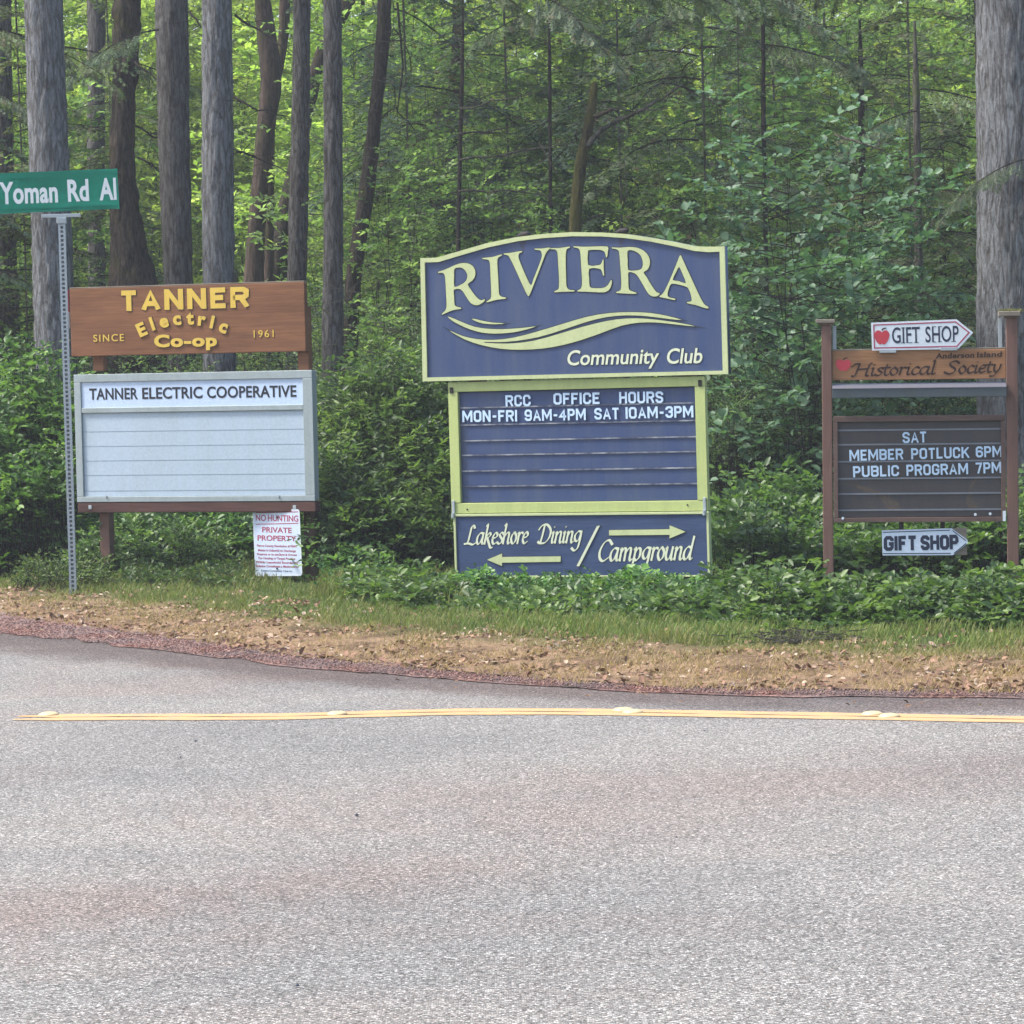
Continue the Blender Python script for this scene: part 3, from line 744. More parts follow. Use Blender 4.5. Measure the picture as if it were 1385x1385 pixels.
riv = [
 (A1([(30, 400), (75, 385), (130, 362), (190, 335), (250, 318), (300, 320), (345, 340), (370, 375), (378, 415), (370, 450), (345, 485), (305, 515), (330, 560), (365, 610), (400, 650), (425, 665), (445, 662), (465, 655), (460, 675), (440, 692), (410, 708), (380, 712), (345, 700), (320, 675), (290, 630), (265, 590), (245, 568), (225, 560), (175, 567), (177, 620), (180, 690), (192, 722), (240, 735), (238, 747), (180, 755), (130, 772), (68, 800), (66, 790), (90, 768), (105, 740), (108, 690), (103, 600), (98, 500), (92, 440), (80, 415), (60, 408), (32, 410)]),
  A1([(180, 375), (215, 360), (250, 362), (280, 385), (300, 420), (300, 460), (280, 495), (240, 520), (180, 540), (178, 450)])),
 (A1([(445, 270), (530, 262), (580, 248), (620, 236), (625, 246), (600, 260), (585, 280), (582, 320), (590, 450), (595, 560), (600, 610), (620, 632), (660, 640), (662, 650), (620, 655), (560, 665), (490, 684), (484, 676), (515, 655), (525, 630), (525, 560), (520, 450), (515, 340), (508, 300), (490, 285), (448, 280)]),),
 (A1([(645, 228), (700, 222), (760, 212), (810, 205), (812, 216), (790, 225), (780, 245), (785, 280), (820, 370), (860, 460), (897, 528), (920, 470), (960, 370), (990, 290), (1000, 250), (995, 215), (980, 198), (935, 192), (935, 182), (990, 182), (1040, 176), (1075, 172), (1072, 185), (1050, 205), (1030, 240), (1000, 320), (950, 450), (900, 580), (880, 622), (868, 622), (840, 570), (790, 460), (740, 350), (700, 270), (680, 245), (648, 238)]),),
 (A1([(1083, 178), (1150, 178), (1210, 170), (1258, 163), (1258, 175), (1235, 185), (1225, 215), (1222, 300), (1225, 420), (1228, 520), (1240, 555), (1262, 570), (1300, 572), (1300, 583), (1240, 584), (1180, 587), (1120, 590), (1120, 580), (1150, 565), (1160, 540), (1160, 440), (1153, 330), (1148, 240), (1140, 205), (1120, 190), (1083, 188)]),),
 (A2([(-14, 145), (60, 150), (150, 148), (270, 148), (273, 190), (268, 235), (258, 235), (250, 200), (225, 180), (170, 175), (112, 180), (105, 195), (106, 305), (180, 308), (215, 298), (230, 262), (238, 265), (238, 330), (243, 392), (233, 390), (220, 350), (195, 335), (115, 337), (115, 420), (118, 480), (135, 500), (190, 503), (240, 498), (275, 475), (298, 437), (308, 440), (300, 490), (275, 525), (230, 538), (150, 535), (80, 532), (18, 530), (18, 520), (40, 510), (52, 485), (55, 430), (48, 320), (42, 220), (35, 180), (20, 162), (-14, 155)]),),
 (A2([(310, 155), (370, 158), (450, 152), (520, 158), (580, 185), (620, 230), (633, 280), (625, 320), (605, 350), (577, 368), (605, 410), (640, 470), (670, 515), (690, 538), (714, 545), (708, 560), (690, 571), (655, 572), (625, 555), (600, 520), (560, 450), (525, 395), (500, 375), (450, 365), (448, 420), (450, 490), (462, 522), (512, 540), (510, 550), (430, 548), (350, 543), (350, 533), (378, 522), (388, 495), (388, 420), (380, 310), (373, 220), (366, 185), (345, 170), (312, 165)]),
  A2([(440, 190), (470, 178), (510, 190), (550, 220), (570, 270), (570, 320), (548, 345), (500, 352), (447, 347), (443, 270)])),
 (A2([(885, 228), (897, 228), (930, 300), (985, 420), (1040, 540), (1075, 610), (1100, 645), (1128, 662), (1125, 675), (1080, 665), (1020, 645), (950, 630), (952, 620), (980, 615), (988, 595), (975, 540), (955, 500), (935, 488), (870, 470), (815, 465), (795, 500), (782, 545), (785, 570), (800, 582), (845, 592), (840, 603), (780, 590), (716, 577), (718, 566), (735, 555), (760, 520), (800, 435), (840, 340), (870, 265)]),
  A2([(878, 322), (855, 365), (825, 432), (870, 440), (938, 462), (920, 405), (895, 345)])),
]
for g_ in riv:
    poly_part('letter', R, fr, g_[0], M['cream'], yb, 0.005, 2, 0.006, g_[1:])
poly_part('wave_stroke', R, fr, A1([(345, 840), (380, 843), (450, 860), (540, 875), (655, 883), (560, 890), (460, 884), (390, 865)]), M['cream'], yb, 0.008, 2, 0.005)
poly_part('wave_stroke', R, fr, A1([(122, 820), (180, 840), (260, 875), (360, 912), (480, 932), (620, 937), (750, 930), (860, 920), (945, 910), (880, 932), (780, 958), (680, 972), (560, 978), (440, 968), (330, 938), (230, 895), (160, 855)]), M['cream'], yb, 0.008, 2, 0.006)
poly_part('wave_stroke', R, fr, Z0([(183, 475), (230, 495), (290, 508), (360, 511), (440, 502), (530, 479), (640, 446), (740, 417), (830, 402), (920, 398), (1000, 402), (1070, 415), (1125, 430), (1060, 424), (980, 414), (900, 411), (820, 418), (740, 437), (640, 470), (540, 500), (450, 515), (380, 520), (325, 519), (327, 523), (420, 526), (520, 515), (620, 488), (720, 458), (820, 434), (900, 424), (980, 425), (1060, 434), (1120, 443), (1180, 456), (1100, 448), (1020, 440), (950, 441), (880, 453), (800, 482), (720, 510), (640, 532), (560, 546), (470, 551), (390, 547), (310, 532), (240, 508)]), M['cream'], yb, 0.008, 2, 0.006)
put_letters(R, fr, [('Community', (768.0, 493.9), (892, 491.2)), ('Club', (902.5, 491.6), (951.5, 490.6))], 19.5, M['cream_white'], yb, 0.004, 0.014, 0.16, 0.004)
# reader board
x0, x1, z0, z1 = fr.rect((605.5, 517.2), (952.7, 507.9), (611, 694), (958.3, 691.5))
i0, i1, j0, j1 = fr.rect((619, 529.6), (939.2, 523), (623.2, 680.8), (944, 676.9))
zt = fr(780, 512.5)[1]
MB().box(x0, x1, 0.0, 0.045, j1, zt - 0.002).build('frame_rail', M['lime'], R, 0.003)
MB().box(x0, x1, 0.0, 0.045, z0, j0).build('frame_rail', M['lime'], R, 0.003)
MB().box(x0, i0, -0.002, 0.044, j0 + .002, j1 - .002).build('frame_stile', M['lime'], R, 0.003)
MB().box(i1, x1, -0.002, 0.044, j0 + .002, j1 - .002).build('frame_stile', M['lime'], R, 0.003)
MB().box(i0 - .01, i1 + .01, 0.046, 0.06, j0 - .01, j1 + .01).build('backing', M['navy'], R)
rows_ = [(529.6 + 523) / 2] + [(a + b) / 2 for a, b in ((550.7, 545), (573.8, 569), (596.6, 589.6), (616, 609.8), (637.4, 631.8), (658.5, 652.9))] + [(680.8 + 676.9) / 2]
zr = [j1] + [fr(782, r)[1] for r in rows_[1:-1]] + [j0]
for k in range(7):
    MB().box(i0 + .001, i1 - .001, 0.026, 0.044, zr[k + 1] + .004, zr[k] - .006).build('track_panel', M['navy'], R)
    if 0 < k:
        MB().box(i0 + .001, i1 - .001, 0.018, 0.03, zr[k] - .007, zr[k] + .002).build('letter_track', M['track_navy'], R)
Q = lambda p: (590 + p[0] / 3.551, 500 + p[1] / 3.551)
block_letters(R, fr, [('RCC', Q((330, 178)), Q((450, 175))), ('OFFICE', Q((560, 168)), Q((782, 165))), ('HOURS', Q((876, 163)), Q((1087, 160))),
                    ('MON-FRI', Q((122, 252)), Q((385, 249))), ('9AM-4PM', Q((422, 247)), Q((715, 242))), ('SAT', Q((757, 240)), Q((875, 238))), ('IOAM-3PM', Q((907, 236)), Q((1232, 229)))],
            15.6, M['tile'], 0.017)
# lower direction board
o0, o1, p0, p1 = fr.rect((613.4, 697.5), (958.9, 692.8), (617, 781), (961.7, 780.2))
p1 = z0 - 0.004
MB().box(o0 + .006, o1 - .006, -0.004, 0.035, p0 + .006, p1 - .006).build('direction_board', M['navy_wood'], R)
t = 0.016
MB().box(o0, o1, -0.014, 0.036, p1 - t, p1).build('board_trim', M['cream'], R, 0.002)
MB().box(o0, o1, -0.014, 0.036, p0, p0 + t * .7).build('board_trim', M['cream'], R, 0.002)
MB().box(o0, o0 + t, -0.0135, 0.0355, p0 + t * .7 + .001, p1 - t - .001).build('board_trim', M['cream'], R, 0.002)
MB().box(o1 - t, o1, -0.0135, 0.0355, p0 + t * .7 + .001, p1 - t - .001).build('board_trim', M['cream'], R, 0.002)
B3 = lambda p: (610 + p[0] / 3.847, 690 + p[1] / 3.847)
pen_letters(R, fr, 'Lakeshore', B3((82, 178)), B3((402, 172)), 15.2, M['cream_white'], -0.0041, 0.003, 0.20, 0.13, 0.045, 0.0035)
pen_letters(R, fr, 'Dining', B3((460, 172)), B3((682, 168)), 15.2, M['cream_white'], -0.0041, 0.003, 0.20, 0.13, 0.045, 0.0035)
pen_letters(R, fr, 'Campground', B3((765, 265)), B3((1258, 256)), 17, M['cream_white'], -0.0041, 0.003, 0.20, 0.13, 0.045, 0.0035)
poly_part('arrow', R, fr, [B3(p) for p in [(825, 104), (1140, 99), (1140, 80), (1222, 112), (1140, 147), (1140, 128), (825, 131)]], M['cream'], -0.0041, 0.006, 1, 0.004)
poly_part('arrow', R, fr, [B3(p) for p in [(190, 258), (268, 225), (268, 243), (573, 240), (573, 268), (268, 273), (268, 290)]], M['cream'], -0.0041, 0.006, 1, 0.004)
poly_part('slash', R, fr, [B3(p) for p in [(762, 82), (777, 80), (670, 292), (656, 290)]], M['cream_white'], -0.0041, 0.006, 1, 0.004)
# posts, latches, lamp stubs
for px in (640, 925):
    u = fr(px, 600)[0]
    MB().box(u - .05, u + .05, 0.062, 0.16, -0.25, fr(px, 500)[1] + .35).build('post', M['post_wood'], R, 0.004)
for px, py in ((614, 690), (953.5, 686)):
    u, z = fr(px, py)
    o = MB().box(u - .010, u + .010, -0.012, -0.0025, z - .055, z + .065).build('latch', M['steel'], R, 0.002)
    MB().tube([(u, -.018, z - .05), (u, -.018, z - .02)], .012, 8).build('latch_ring', M['steel'], o)
for px, py in ((611, 528), (947, 518)):
    u, z = fr(px, py)
    MB().box(u - .012, u + .012, -0.010, -0.0025, z - .02, z + .02).build('hinge', M['rust'], R, 0.002)
for px, py in ((708, 318), (841, 313.5)):
    u, z = fr(px, py)
    poly_part('rust_stain', R, fr, [(px - 5, py + 8), (px + 5, py + 7.5), (px + 3, py + 14), (px + 1, py + 21), (px - 2, py + 17)], M['stain_or_reflection'], yb, .0006, 3)
    MB().tube([(u - .045, .005, z - .006), (u - .01, .005, z + .004), (u + .03, .0, z + .006), (u + .045, .0, z + .004)], [.011, .019, .019, .013], 10).build('lamp_stub', M['rust'], R, 0, True)
for px, py in ((632, 513), (930, 506), (632, 689), (930, 683)):
    u, z = fr(px, py)
    MB().tube([(u, -.004, z), (u, .004, z)], .006, 8).build('screw', M['rust'], R)

# ------------------------------------------------------------------ Tanner sign
fr = Frame(265, 26.0, -22, -0.35)
R = empty('cooperative_sign', fr.P, (0, -fr.tilt, fr.yaw))
tag(R, 'carved brown board with yellow letters above a milky white cabinet reading TANNER ELECTRIC COOPERATIVE', 'sign')
x0, x1, z0, z1 = fr.rect((94.5, 391), (413, 381), (99.5, 482.5), (415.5, 475))
MB().box(x0, x1, -0.02, 0.03, z0, z1).build('name_board', M['brown_wood'], R, 0.005)
MB().box(x0 + .001, x1 - .001, -0.019, 0.029, z1 + .0005, z1 + .009).build('board_cap', M['edge_wood'], R, 0.002)
T8 = lambda p: (60 + p[0] / 3.645, 370 + p[1] / 3.645)
yb = -0.0205
block_letters(R, fr, [('TANNER', T8((384, 186)), T8((1018, 167)))], 28, M['yellow'], yb, .225, .005, .17, .003, 1.05)
put_letters(R, fr, [('SINCE', T8((250, 336)), T8((400, 332))), ('1961', T8((1040, 315)), T8((1138, 312)))], 9.3, M['yellow'], yb, 0.004, 0.006, 0, 0, 0.12)
put_letters(R, fr, [('Co-op', T8((555, 360)), T8((855, 355)))], 15, M['yellow'], yb, 0.008, 0.045, 0, 0.003, 0.05)
for ch, cx_, cy_, an in (('E', 500, 303, 26), ('l', 549, 276, 20), ('e', 603, 262, 12), ('c', 665, 250, 5), ('t', 728, 248, 0), ('r', 783, 254, -8), ('i', 830, 266, -16), ('c', 884, 288, -24)):
    u, z = fr(*T8((cx_, cy_)))
    co, fs = raw_text(ch, 0.045, 0.5); co = co.copy(); co[:, 0] -= (co[:, 0].min() + co[:, 0].max()) / 2
    s = fr.m(16.5) / CAPH; a = rad(an * .85)
    P = [((q[0] * math.cos(a) - q[1] * math.sin(a)) * s * 1.12, -0.008 * (q[2] + .5), (q[0] * math.sin(a) + q[1] * math.cos(a)) * s) for q in co]
    me = bpy.data.meshes.new('letter'); me.from_pydata(P, [], fs); me.update()
    o = link('letter', me, R, M['yellow']); o.location = (u, yb, z)
    co, fs = raw_text(ch, 0.045 + .003 / s, 0.5); co = co.copy(); c0 = raw_text(ch, 0.045, 0.5)[0]; co[:, 0] -= (c0[:, 0].min() + c0[:, 0].max()) / 2
    P = [((q[0] * math.cos(a) - q[1] * math.sin(a)) * s * 1.12, -0.001 * (q[2] + .5), (q[0] * math.sin(a) + q[1] * math.cos(a)) * s) for q in co]
    me = bpy.data.meshes.new('letter_outline'); me.from_pydata(P, [], fs); me.update(); link('letter_outline', me, o, M['outline'])
# cabinet
x0, x1, z0, z1 = fr.rect((104.5, 507), (427, 500), (109.5, 679), (430, 677))
h0, h1, hz0, hz1 = fr.rect((114.4, 516.7), (413.5, 511.5), (114.4, 551.3), (413.5, 547.2))
l0, l1, lz0, lz1 = fr.rect((115.5, 558), (413.5, 554.8), (119, 672), (417, 669))
MB().box(x0 + .004, x1 - .004, -0.03, 0.028, z0 + .004, z1 - .004).build('cabinet_box', M['alu'], R, 0.004)
def rail(a, b_, c, d, y=-0.058, nm='cabinet_frame'): return MB().box(a, b_, y, -0.0305, c, d).build(nm, M['alu'], R, 0.003)
rail(x0, x1, hz1, z1); rail(x0, x1, z0, lz0); rail(x0, h0, lz0 + .001, hz1 - .001, -0.0575); rail(h1 + .003, x1, lz0 + .001, hz1 - .001, -0.0575)
rail(h0 + .001, h1 + .002, lz1, hz0, -0.055, 'divider_bar')
MB().box(h0, h1 + .003, -0.046, -0.031, hz0, hz1).build('header_panel', M['white_panel'], R)
zs = [lz1] + [fr(265, y_ - 1.8)[1] for y_ in (583.6, 603.7, 623.4, 643.2, 664.5)] + [lz0]
for k in range(6):
    MB().box(h0, h1 + .003, -0.040, -0.031, zs[k + 1] + .0015, zs[k] - .0015).build('white_panel', M['milky'], R)
    if k: MB().box(h0, h1 + .003, -.0412, -.0315, zs[k] - .0022, zs[k] + .0018).build('letter_track', M['grey_line'], R)
put_letters(R, fr, [('TANNER', (125.5, 540.2), (190, 539.2)), ('ELECTRIC', (197, 539.1), (277.5, 537.8)), ('COOPERATIVE', (284.5, 537.8), (404.5, 536.1))], 14.6, M['black_vinyl'], -0.0465, 0.0015, 0.02, 0, 0, 0.01)
for px in (149, 382):
    u, z = fr(px, 671); MB().tube([(u, -.068, z), (u, -.0575, z)], .008, 8).build('lock', M['steel'], R)
bm0, bm1, bz0, bz1 = fr.rect((110, 680.5), (431, 678), (110, 693.8), (431, 691.3))
MB().box(bm0, bm1, -0.055, 0.03, bz0, z0 - .003).build('support_beam', M['beam_wood'], R, 0.006)
for px in (127, 403):
    u, z = fr(px, 685.5); MB().box(u - .013, u + .013, -.060, -.0552, z - .014, z + .014).build('bolt_plate', M['steel'], R, 0.002)
for px in (128, 405.5):
    u = fr(px, 490)[0] + .012
    MB().box(u - .043, u + .043, 0.031, 0.105 if False else 0.095, fr(px, 500)[1] - .01, z1 + .45).build('upper_post', M['brown_wood'], R, 0.004)
    MB().box(u - .037, u + .043, 0.051, 0.13, -0.3, z0 + .002).build('lower_post', M['post_wood'], R, 0.004)
u, z = fr(94, 418)
MB().box(u - .03, u - .008, 0.0, 0.02, z - .02, z + .14).build('red_reflector', M['red'], R, 0.002)
MB().box(u - .03, u - .008, 0.0, 0.02, z - .14, z - .021).build('white_reflector', M['sign_white'], R, 0.002)

# no hunting sign
fr = Frame(375, 25.72, -30, 0.9)
R = empty('warning_sign', fr.P, (0, -fr.tilt, fr.yaw))
tag(R, 'small white metal sign with rounded corners reading NO HUNTING PRIVATE PROPERTY', 'sign')
x0, x1, z0, z1 = fr.rect((343.3, 688.9), (407.2, 689.8), (344.3, 778.5), (407.4, 779.8))
def rrect(x0, x1, z0, z1, r, n=5):
    out = []
    for cx_, cz_, a0 in ((x1 - r, z1 - r, 0), (x0 + r, z1 - r, 90), (x0 + r, z0 + r, 180), (x1 - r, z0 + r, 270)):
        for k in range(n + 1):
            a = rad(a0 + 90 * k / n); out.append((cx_ + r * math.cos(a), cz_ + r * math.sin(a)))
    return out
link('sign_face', curve_mesh('sign_face', [rrect(x0, x1, z0, z1, 0.022)], 0.003, 0, 0), R, M['sign_blue_white'])
link('white_margin', curve_mesh('white_margin', [rrect(x0, x1, z0, z1, 0.022), rrect(x0 + .008, x1 - .008, z0 + .008, z1 - .008, .015)], 0.0006, 0, -.0031), R, M['sign_white'])
NH = lambda p: (330 + p[0] / 12.59, 680 + p[1] / 12.59)
put_letters(R, fr, [('NO HUNTING', NH((208, 303)), NH((928, 320)))], 8.0, M['dark_red'], -.0032, .0008, 0.02, joined='printed_text', space=.2)
put_letters(R, fr, [('PRIVATE', NH((318, 500)), NH((815, 514))), ('PROPERTY', NH((238, 640)), NH((890, 655)))], 6.9, M['dark_red'], -.0032, .0008, 0.02, joined='printed_text')
small = ['Pierce County Resolution #19047', 'Makes it Unlawful to Discharge', 'Firearms or to use Bow & Arrows', 'For Hunting or Target Practice', 'Within Leasehold Boundaries', 'Violation Constitutes a Misdemeanor']
ya = [748, 826, 893, 960, 1028, 1095]
for s_, y_, (xa, xb) in zip(small, ya, ((225, 905), (245, 885), (228, 905), (255, 875), (205, 920), (195, 940))):
    put_letters(R, fr, [(s_, NH((xa, y_ - 3)), NH((xb, y_ + 12)))], 2.9, M['dark_red'], -.0032, .0008, 0.02, joined='printed_text', space=.25)
put_letters(R, fr, [('Riviera Community Club Inc', NH((300, 1168)), NH((825, 1180)))], 2.5, M['ink'], -.0032, .0008, 0.0, joined='printed_text', space=.25)
for yy_ in (152, 347):
    a, c = fr(*NH((205, yy_))), fr(*NH((930, yy_ + 20)))
    zc = (a[1] + c[1]) / 2
    MB().box(a[0], c[0], -.004, -.0032, zc - .0028, zc + .0028).build('printed_bar', M['dark_red'], R)
for yy_ in (250, 1120):
    u, z = fr(*NH((570, yy_))); MB().tube([(u, -.009, z), (u, -.003, z)], .007, 8).build('bolt', M['rust'], R)
u, z = fr(*NH((570, 700)))
MB().box(u - .02, u + .02, 0.001, 0.025, 0.0 - .2, z1 - .05).build('stake', M['steel'], R)

# ------------------------------------------------------------------ historical society sign
fr = Frame(1243, 23.0, -6, -0.9)
R = empty('historical_sign', fr.P, (0, -fr.tilt, fr.yaw))
tag(R, 'brown wooden two-post sign with orange cedar board reading Historical Society above a dark letter case', 'sign')
def post(xa, xb, top, capx0, capx1, capt, mossy):
    u0, u1 = fr(xa, 600)[0], fr(xb, 600)[0]; zt = fr(xa, top)[1]
    MB().box(u0, u1, -0.035, 0.035, -0.3, zt).build('post', M['post_wood'], R, 0.004)
    c0, c1 = fr(capx0, 440)[0], fr(capx1, 440)[0]
    MB().box(u0 - .012, u1 + .012, -0.047, 0.047, zt + .0005, zt + .012).build('post_cap', M['post_wood'], R, 0.003)
    o = MB().box(c0, c1, -0.062, 0.062, zt + .0125, fr(xa, capt)[1]).build('post_cap', M['edge_wood'], R, 0.004)
    return u0, u1, c0, c1, fr(xa, capt)[1]
lp_ = post(1112.5, 1126.0, 440, 1103.5, 1129.5, 432, False)
rp_ = post(1361.5, 1377.0, 430.5, 1350, 1380, 421, True)
x0, x1 = lp_[1], rp_[0]
_, _, z0, z1 = fr.rect((1124, 476.5), (1358, 470), (1125, 515.5), (1359, 511))
MB().box(x0 + .001, x1 - .001, -0.014, 0.022, z0, z1).build('name_board', M['orange_wood'], R, 0.004)
MB().box(x0 + .001, x1 - .001, -0.013, 0.021, z1 + .0005, z1 + .010).build('board_cap', M['edge_wood'], R, 0.003)
G = lambda p: (1110 + p[0] / 5.036, 420 + p[1] / 5.036)
pen_letters(R, fr, 'Historical', G((228, 446)), G((785, 432)), 10.2, M['burnt'], -.0142, 0.002, 0.22, 0.19, 0.06)
pen_letters(R, fr, 'Society', G((848, 432)), G((1228, 418)), 10.2, M['burnt'], -.0142, 0.002, 0.22, 0.19, 0.06)
put_letters(R, fr, [('Anderson', G((785, 326)), G((1045, 319))), ('Island', G((1065, 318)), G((1232, 313)))], 6.6, M['burnt'], -.0142, .002, 0.03, 0.1, 0, 0.03)
def apple(parent, cx_, cy_, w, h, y):
    pts = [(0, .32), (.12, .42), (.32, .44), (.48, .28), (.5, .05), (.4, -.25), (.22, -.48), (.08, -.5), (0, -.45), (-.08, -.5), (-.22, -.48), (-.4, -.25), (-.5, .05), (-.48, .28), (-.32, .44), (-.12, .42)]
    o = poly_part('apple', parent, fr, [(cx_ + a * w, cy_ - b_ * h) for a, b_ in pts], M['red'], y, .002, 3)
    poly_part('apple_stem', parent, fr, [(cx_ + a * w, cy_ - b_ * h) for a, b_ in [(-.02, .42), (.04, .42), (.1, .52), (.3, .58), (.28, .64), (.05, .6), (-.02, .5)]], M['burnt'], y, .002, 1)
apple(R, 1140.8, 493.5, 20, 16, -.0142)
# lamp trough under the board
_, _, z0, z1 = fr.rect((1125, 520.5), (1360, 515), (1125.4, 540), (1362, 534))
zm = z1 - (z1 - z0) * .32
b = MB(); a_ = x0 + .002; c_ = x1 - .002
b.v = [(a_, .02, z1), (c_, .02, z1), (a_, -.11, zm), (c_, -.11, zm), (a_, -.11, zm - .004), (c_, -.11, zm - .004), (a_, .02, z1 - .004), (c_, .02, z1 - .004)]
b.f = [(0, 2, 3, 1), (2, 4, 5, 3), (4, 6, 7, 5), (6, 0, 1, 7), (0, 6, 4, 2), (1, 3, 5, 7)]
b.build('trough_lid', M['trough_top'], R)
MB().box(a_, c_, -.105, .018, z0, zm - .0045).build('light_trough', M['trough'], R, 0.003)
# letter case
_, _, z0, z1 = fr.rect((1127, 565), (1361.3, 559), (1131, 708.4), (1365, 703))
_, _, j0, j1 = fr.rect((1132.6, 572.4), (1355, 567), (1137, 701.8), (1358, 697.4))
c0, c1 = x0 + .006, x1 - .008; w_ = .028
MB().box(c0, c1, -.035, .03, j1, z1).build('case_frame', M['case_frame'], R, .002)
MB().box(c0, c1, -.035, .03, z0, j0).build('case_frame', M['case_frame'], R, .002)
MB().box(c0, c0 + w_, -.0345, .0295, j0 + .001, j1 - .001).build('case_frame', M['case_frame'], R, .002)
MB().box(c1 - w_, c1, -.0345, .0295, j0 + .001, j1 - .001).build('case_frame', M['case_frame'], R, .002)
MB().box(c0 + .01, c1 - .01, .01, .028, j0 - .01, j1 + .01).build('case_back', M['dark_case'], R)
ks = [(583.7, 578), (602.8, 598), (625.8, 621), (648.8, 644), (669.8, 664.5), (691.8, 686.6)]
zk = [j1] + [fr(1245, (p + q) / 2)[1] for p, q in ks] + [j0]
for k in range(7):
    MB().box(c0 + w_ + .001, c1 - w_ - .001, -.004, .009, zk[k + 1] + .004, zk[k] - .004).build('track_panel', M['dark_case'], R)
    if k: MB().box(c0 + w_ + .001, c1 - w_ - .001, -.012, -.0045, zk[k] - .006, zk[k] + .004).build('letter_track', M['track'], R)
H = lambda p: (1120 + p[0] / 5.226, 555 + p[1] / 5.226)
block_letters(R, fr, [('SAT', H((528, 232)), H((697, 226))), ('MEMBER', H((152, 358)), H((532, 347))), ('POTLUCK', H((588, 346)), H((998, 336))), ('6PM', H((1045, 333)), H((1230, 328))),
                    ('PUBLIC', H((178, 473)), H((502, 464))), ('PROGRAM', H((555, 462)), H((990, 450))), ('7PM', H((1042, 447)), H((1225, 441)))], 15.0, M['tile'], -.0125)
poly_part('stain_or_reflection', R, fr, [H(p) for p in [(95, 515), (180, 520), (290, 548), (390, 590), (470, 630), (515, 680), (520, 712), (430, 712), (400, 660), (330, 605), (230, 560), (150, 530)]], M['web_reflection'], -.0044, .0003, 3)  # tan arcs painted on the panels for cobwebs and reflections behind the plastic
poly_part('stain_or_reflection', R, fr, [H(p) for p in [(1130, 470), (1060, 490), (1020, 540), (1010, 600), (1030, 650), (1060, 690), (1000, 690), (975, 650), (985, 580), (1010, 515), (1060, 472)]], M['web_reflection'], -.0044, .0003, 3)
for px, py in ((1140, 700.5), (1319, 695.5), (1339, 694.5)):
    u, z = fr(px, py); MB().tube([(u, -.045, z), (u, -.0352, z)], .009, 8).build('knob', M['sign_white'], R)
u, z = fr(1363.5, 697); MB().box(c1 - .02, c1 - .001, -.040, -.0352, z - .035, z + .03).build('corner_plate', M['sign_white'], R)
for (px, py) in ((1128.5, 462), (1353, 452)):
    u, z = fr(px, py); MB().box(u - .012, u + .012, 0.03, 0.045, z - .09, z + .10).build('bracket', M['steel'], R, 0.002)

# gift shop arrow signs
def gift(label, pts_out, y, face, red_in, text, cap, off, with_apple, xs_=1.0):
    g_ = empty('gift_shop_sign', fr.P, (0, -fr.tilt, fr.yaw))
    tag(g_, label, 'sign')
    poly_part('sign_face', g_, fr, pts_out, M[face], y, .008, 1, 0, (), .0015)
    cx_ = sum(p[0] for p in pts_out) / len(pts_out); cy_ = sum(p[1] for p in pts_out) / len(pts_out)
    return g_
top_pts = [G(p) for p in [(343, 83), (925, 60), (1038, 150), (935, 262), (350, 272)]]
g_ = gift('white arrow board with red border, red apple and GIFT SHOP above the cedar board', top_pts, -.02, 'sign_white', True, None, 0, 0, True)
bo = [G(p) for p in [(357, 95), (920, 73), (1017, 150), (928, 248), (362, 260)]]; bi = [G(p) for p in [(366, 103), (917, 82), (1003, 150), (925, 239), (371, 251)]]
poly_part('red_border', g_, fr, bo, M['dark_red'], -.0282, .001, 1, 0, (bi,))
R_keep = R
apple(g_, *G((417, 180)), 20, 20, -.0282)
put_letters(g_, fr, [('GIFT', G((488, 222)), G((676, 216))), ('SHOP', G((715, 216)), G((940, 209)))], 20.6, M['ink'], -.0282, .001, 0.012, 0, 0, 0.02)
# thin serifs so that the narrow roman letters read as such
for (ux, uy, w_px) in ((562, 220, 6), (608, 219, 6), (652, 218, 6), (562, 118, 6), (773, 214, 5), (812, 213, 5), (773, 110, 5), (812, 109, 5), (905, 210, 6)):
    u, z = fr(*G((ux, uy))); w2 = fr.m(w_px) / 2
    MB().box(u - w2, u + w2, -.0293, -.0282, z - .0022, z + .0022).build('serif', M['ink'], g_)
for (xa, xb, yy_) in ((400, 515, 272), (815, 930, 256)):
    a, c = fr(*G((xa, yy_))), fr(*G((xb, yy_ - 4)))
    MB().box(a[0], c[0], -.034, -.0145, a[1] - .016, a[1] + .006).build('clip', M['steel'], g_, .002)
low = [H(p) for p in [(380, 848), (872, 833), (985, 915), (985, 940), (882, 1022), (386, 1024)]]
g_ = gift('bluish white arrow board with heavy black GIFT SHOP letters hung below the letter case', low, -.012, 'sign_blue_white', False, None, 0, 0, False)
poly_part('grey_plate', g_, fr, [H(p) for p in [(378, 846), (980, 828), (983, 1022), (384, 1027)]], M['edge_wood'], -.004, .007)
block_letters(g_, fr, [('GIFT', H((395, 995)), H((628, 990))), ('SHOP', H((655, 990)), H((922, 984)))], 21.0, M['ink'], -.0202, .27, .001, .06)
for pts in ([(388, 858), (862, 843), (862, 849), (388, 864)], [(388, 1008), (866, 1006), (866, 1012), (388, 1014)], [(880, 845), (975, 917), (975, 925), (880, 853)], [(975, 935), (890, 1005), (890, 1013), (975, 943)]):
    poly_part('printed_line', g_, fr, [H(p) for p in pts], M['ink'], -.0202, .0008)
u, z = fr(*H((680, 820)))
MB().box(u - .16, u - .13, -.002, .012, z - .03, z + .05).build('strap', M['rust'], g_); MB().box(u + .10, u + .13, -.002, .012, z - .03, z + .05).build('strap', M['rust'], g_)

# moss and lichen tufts on the right post cap are added with the plants

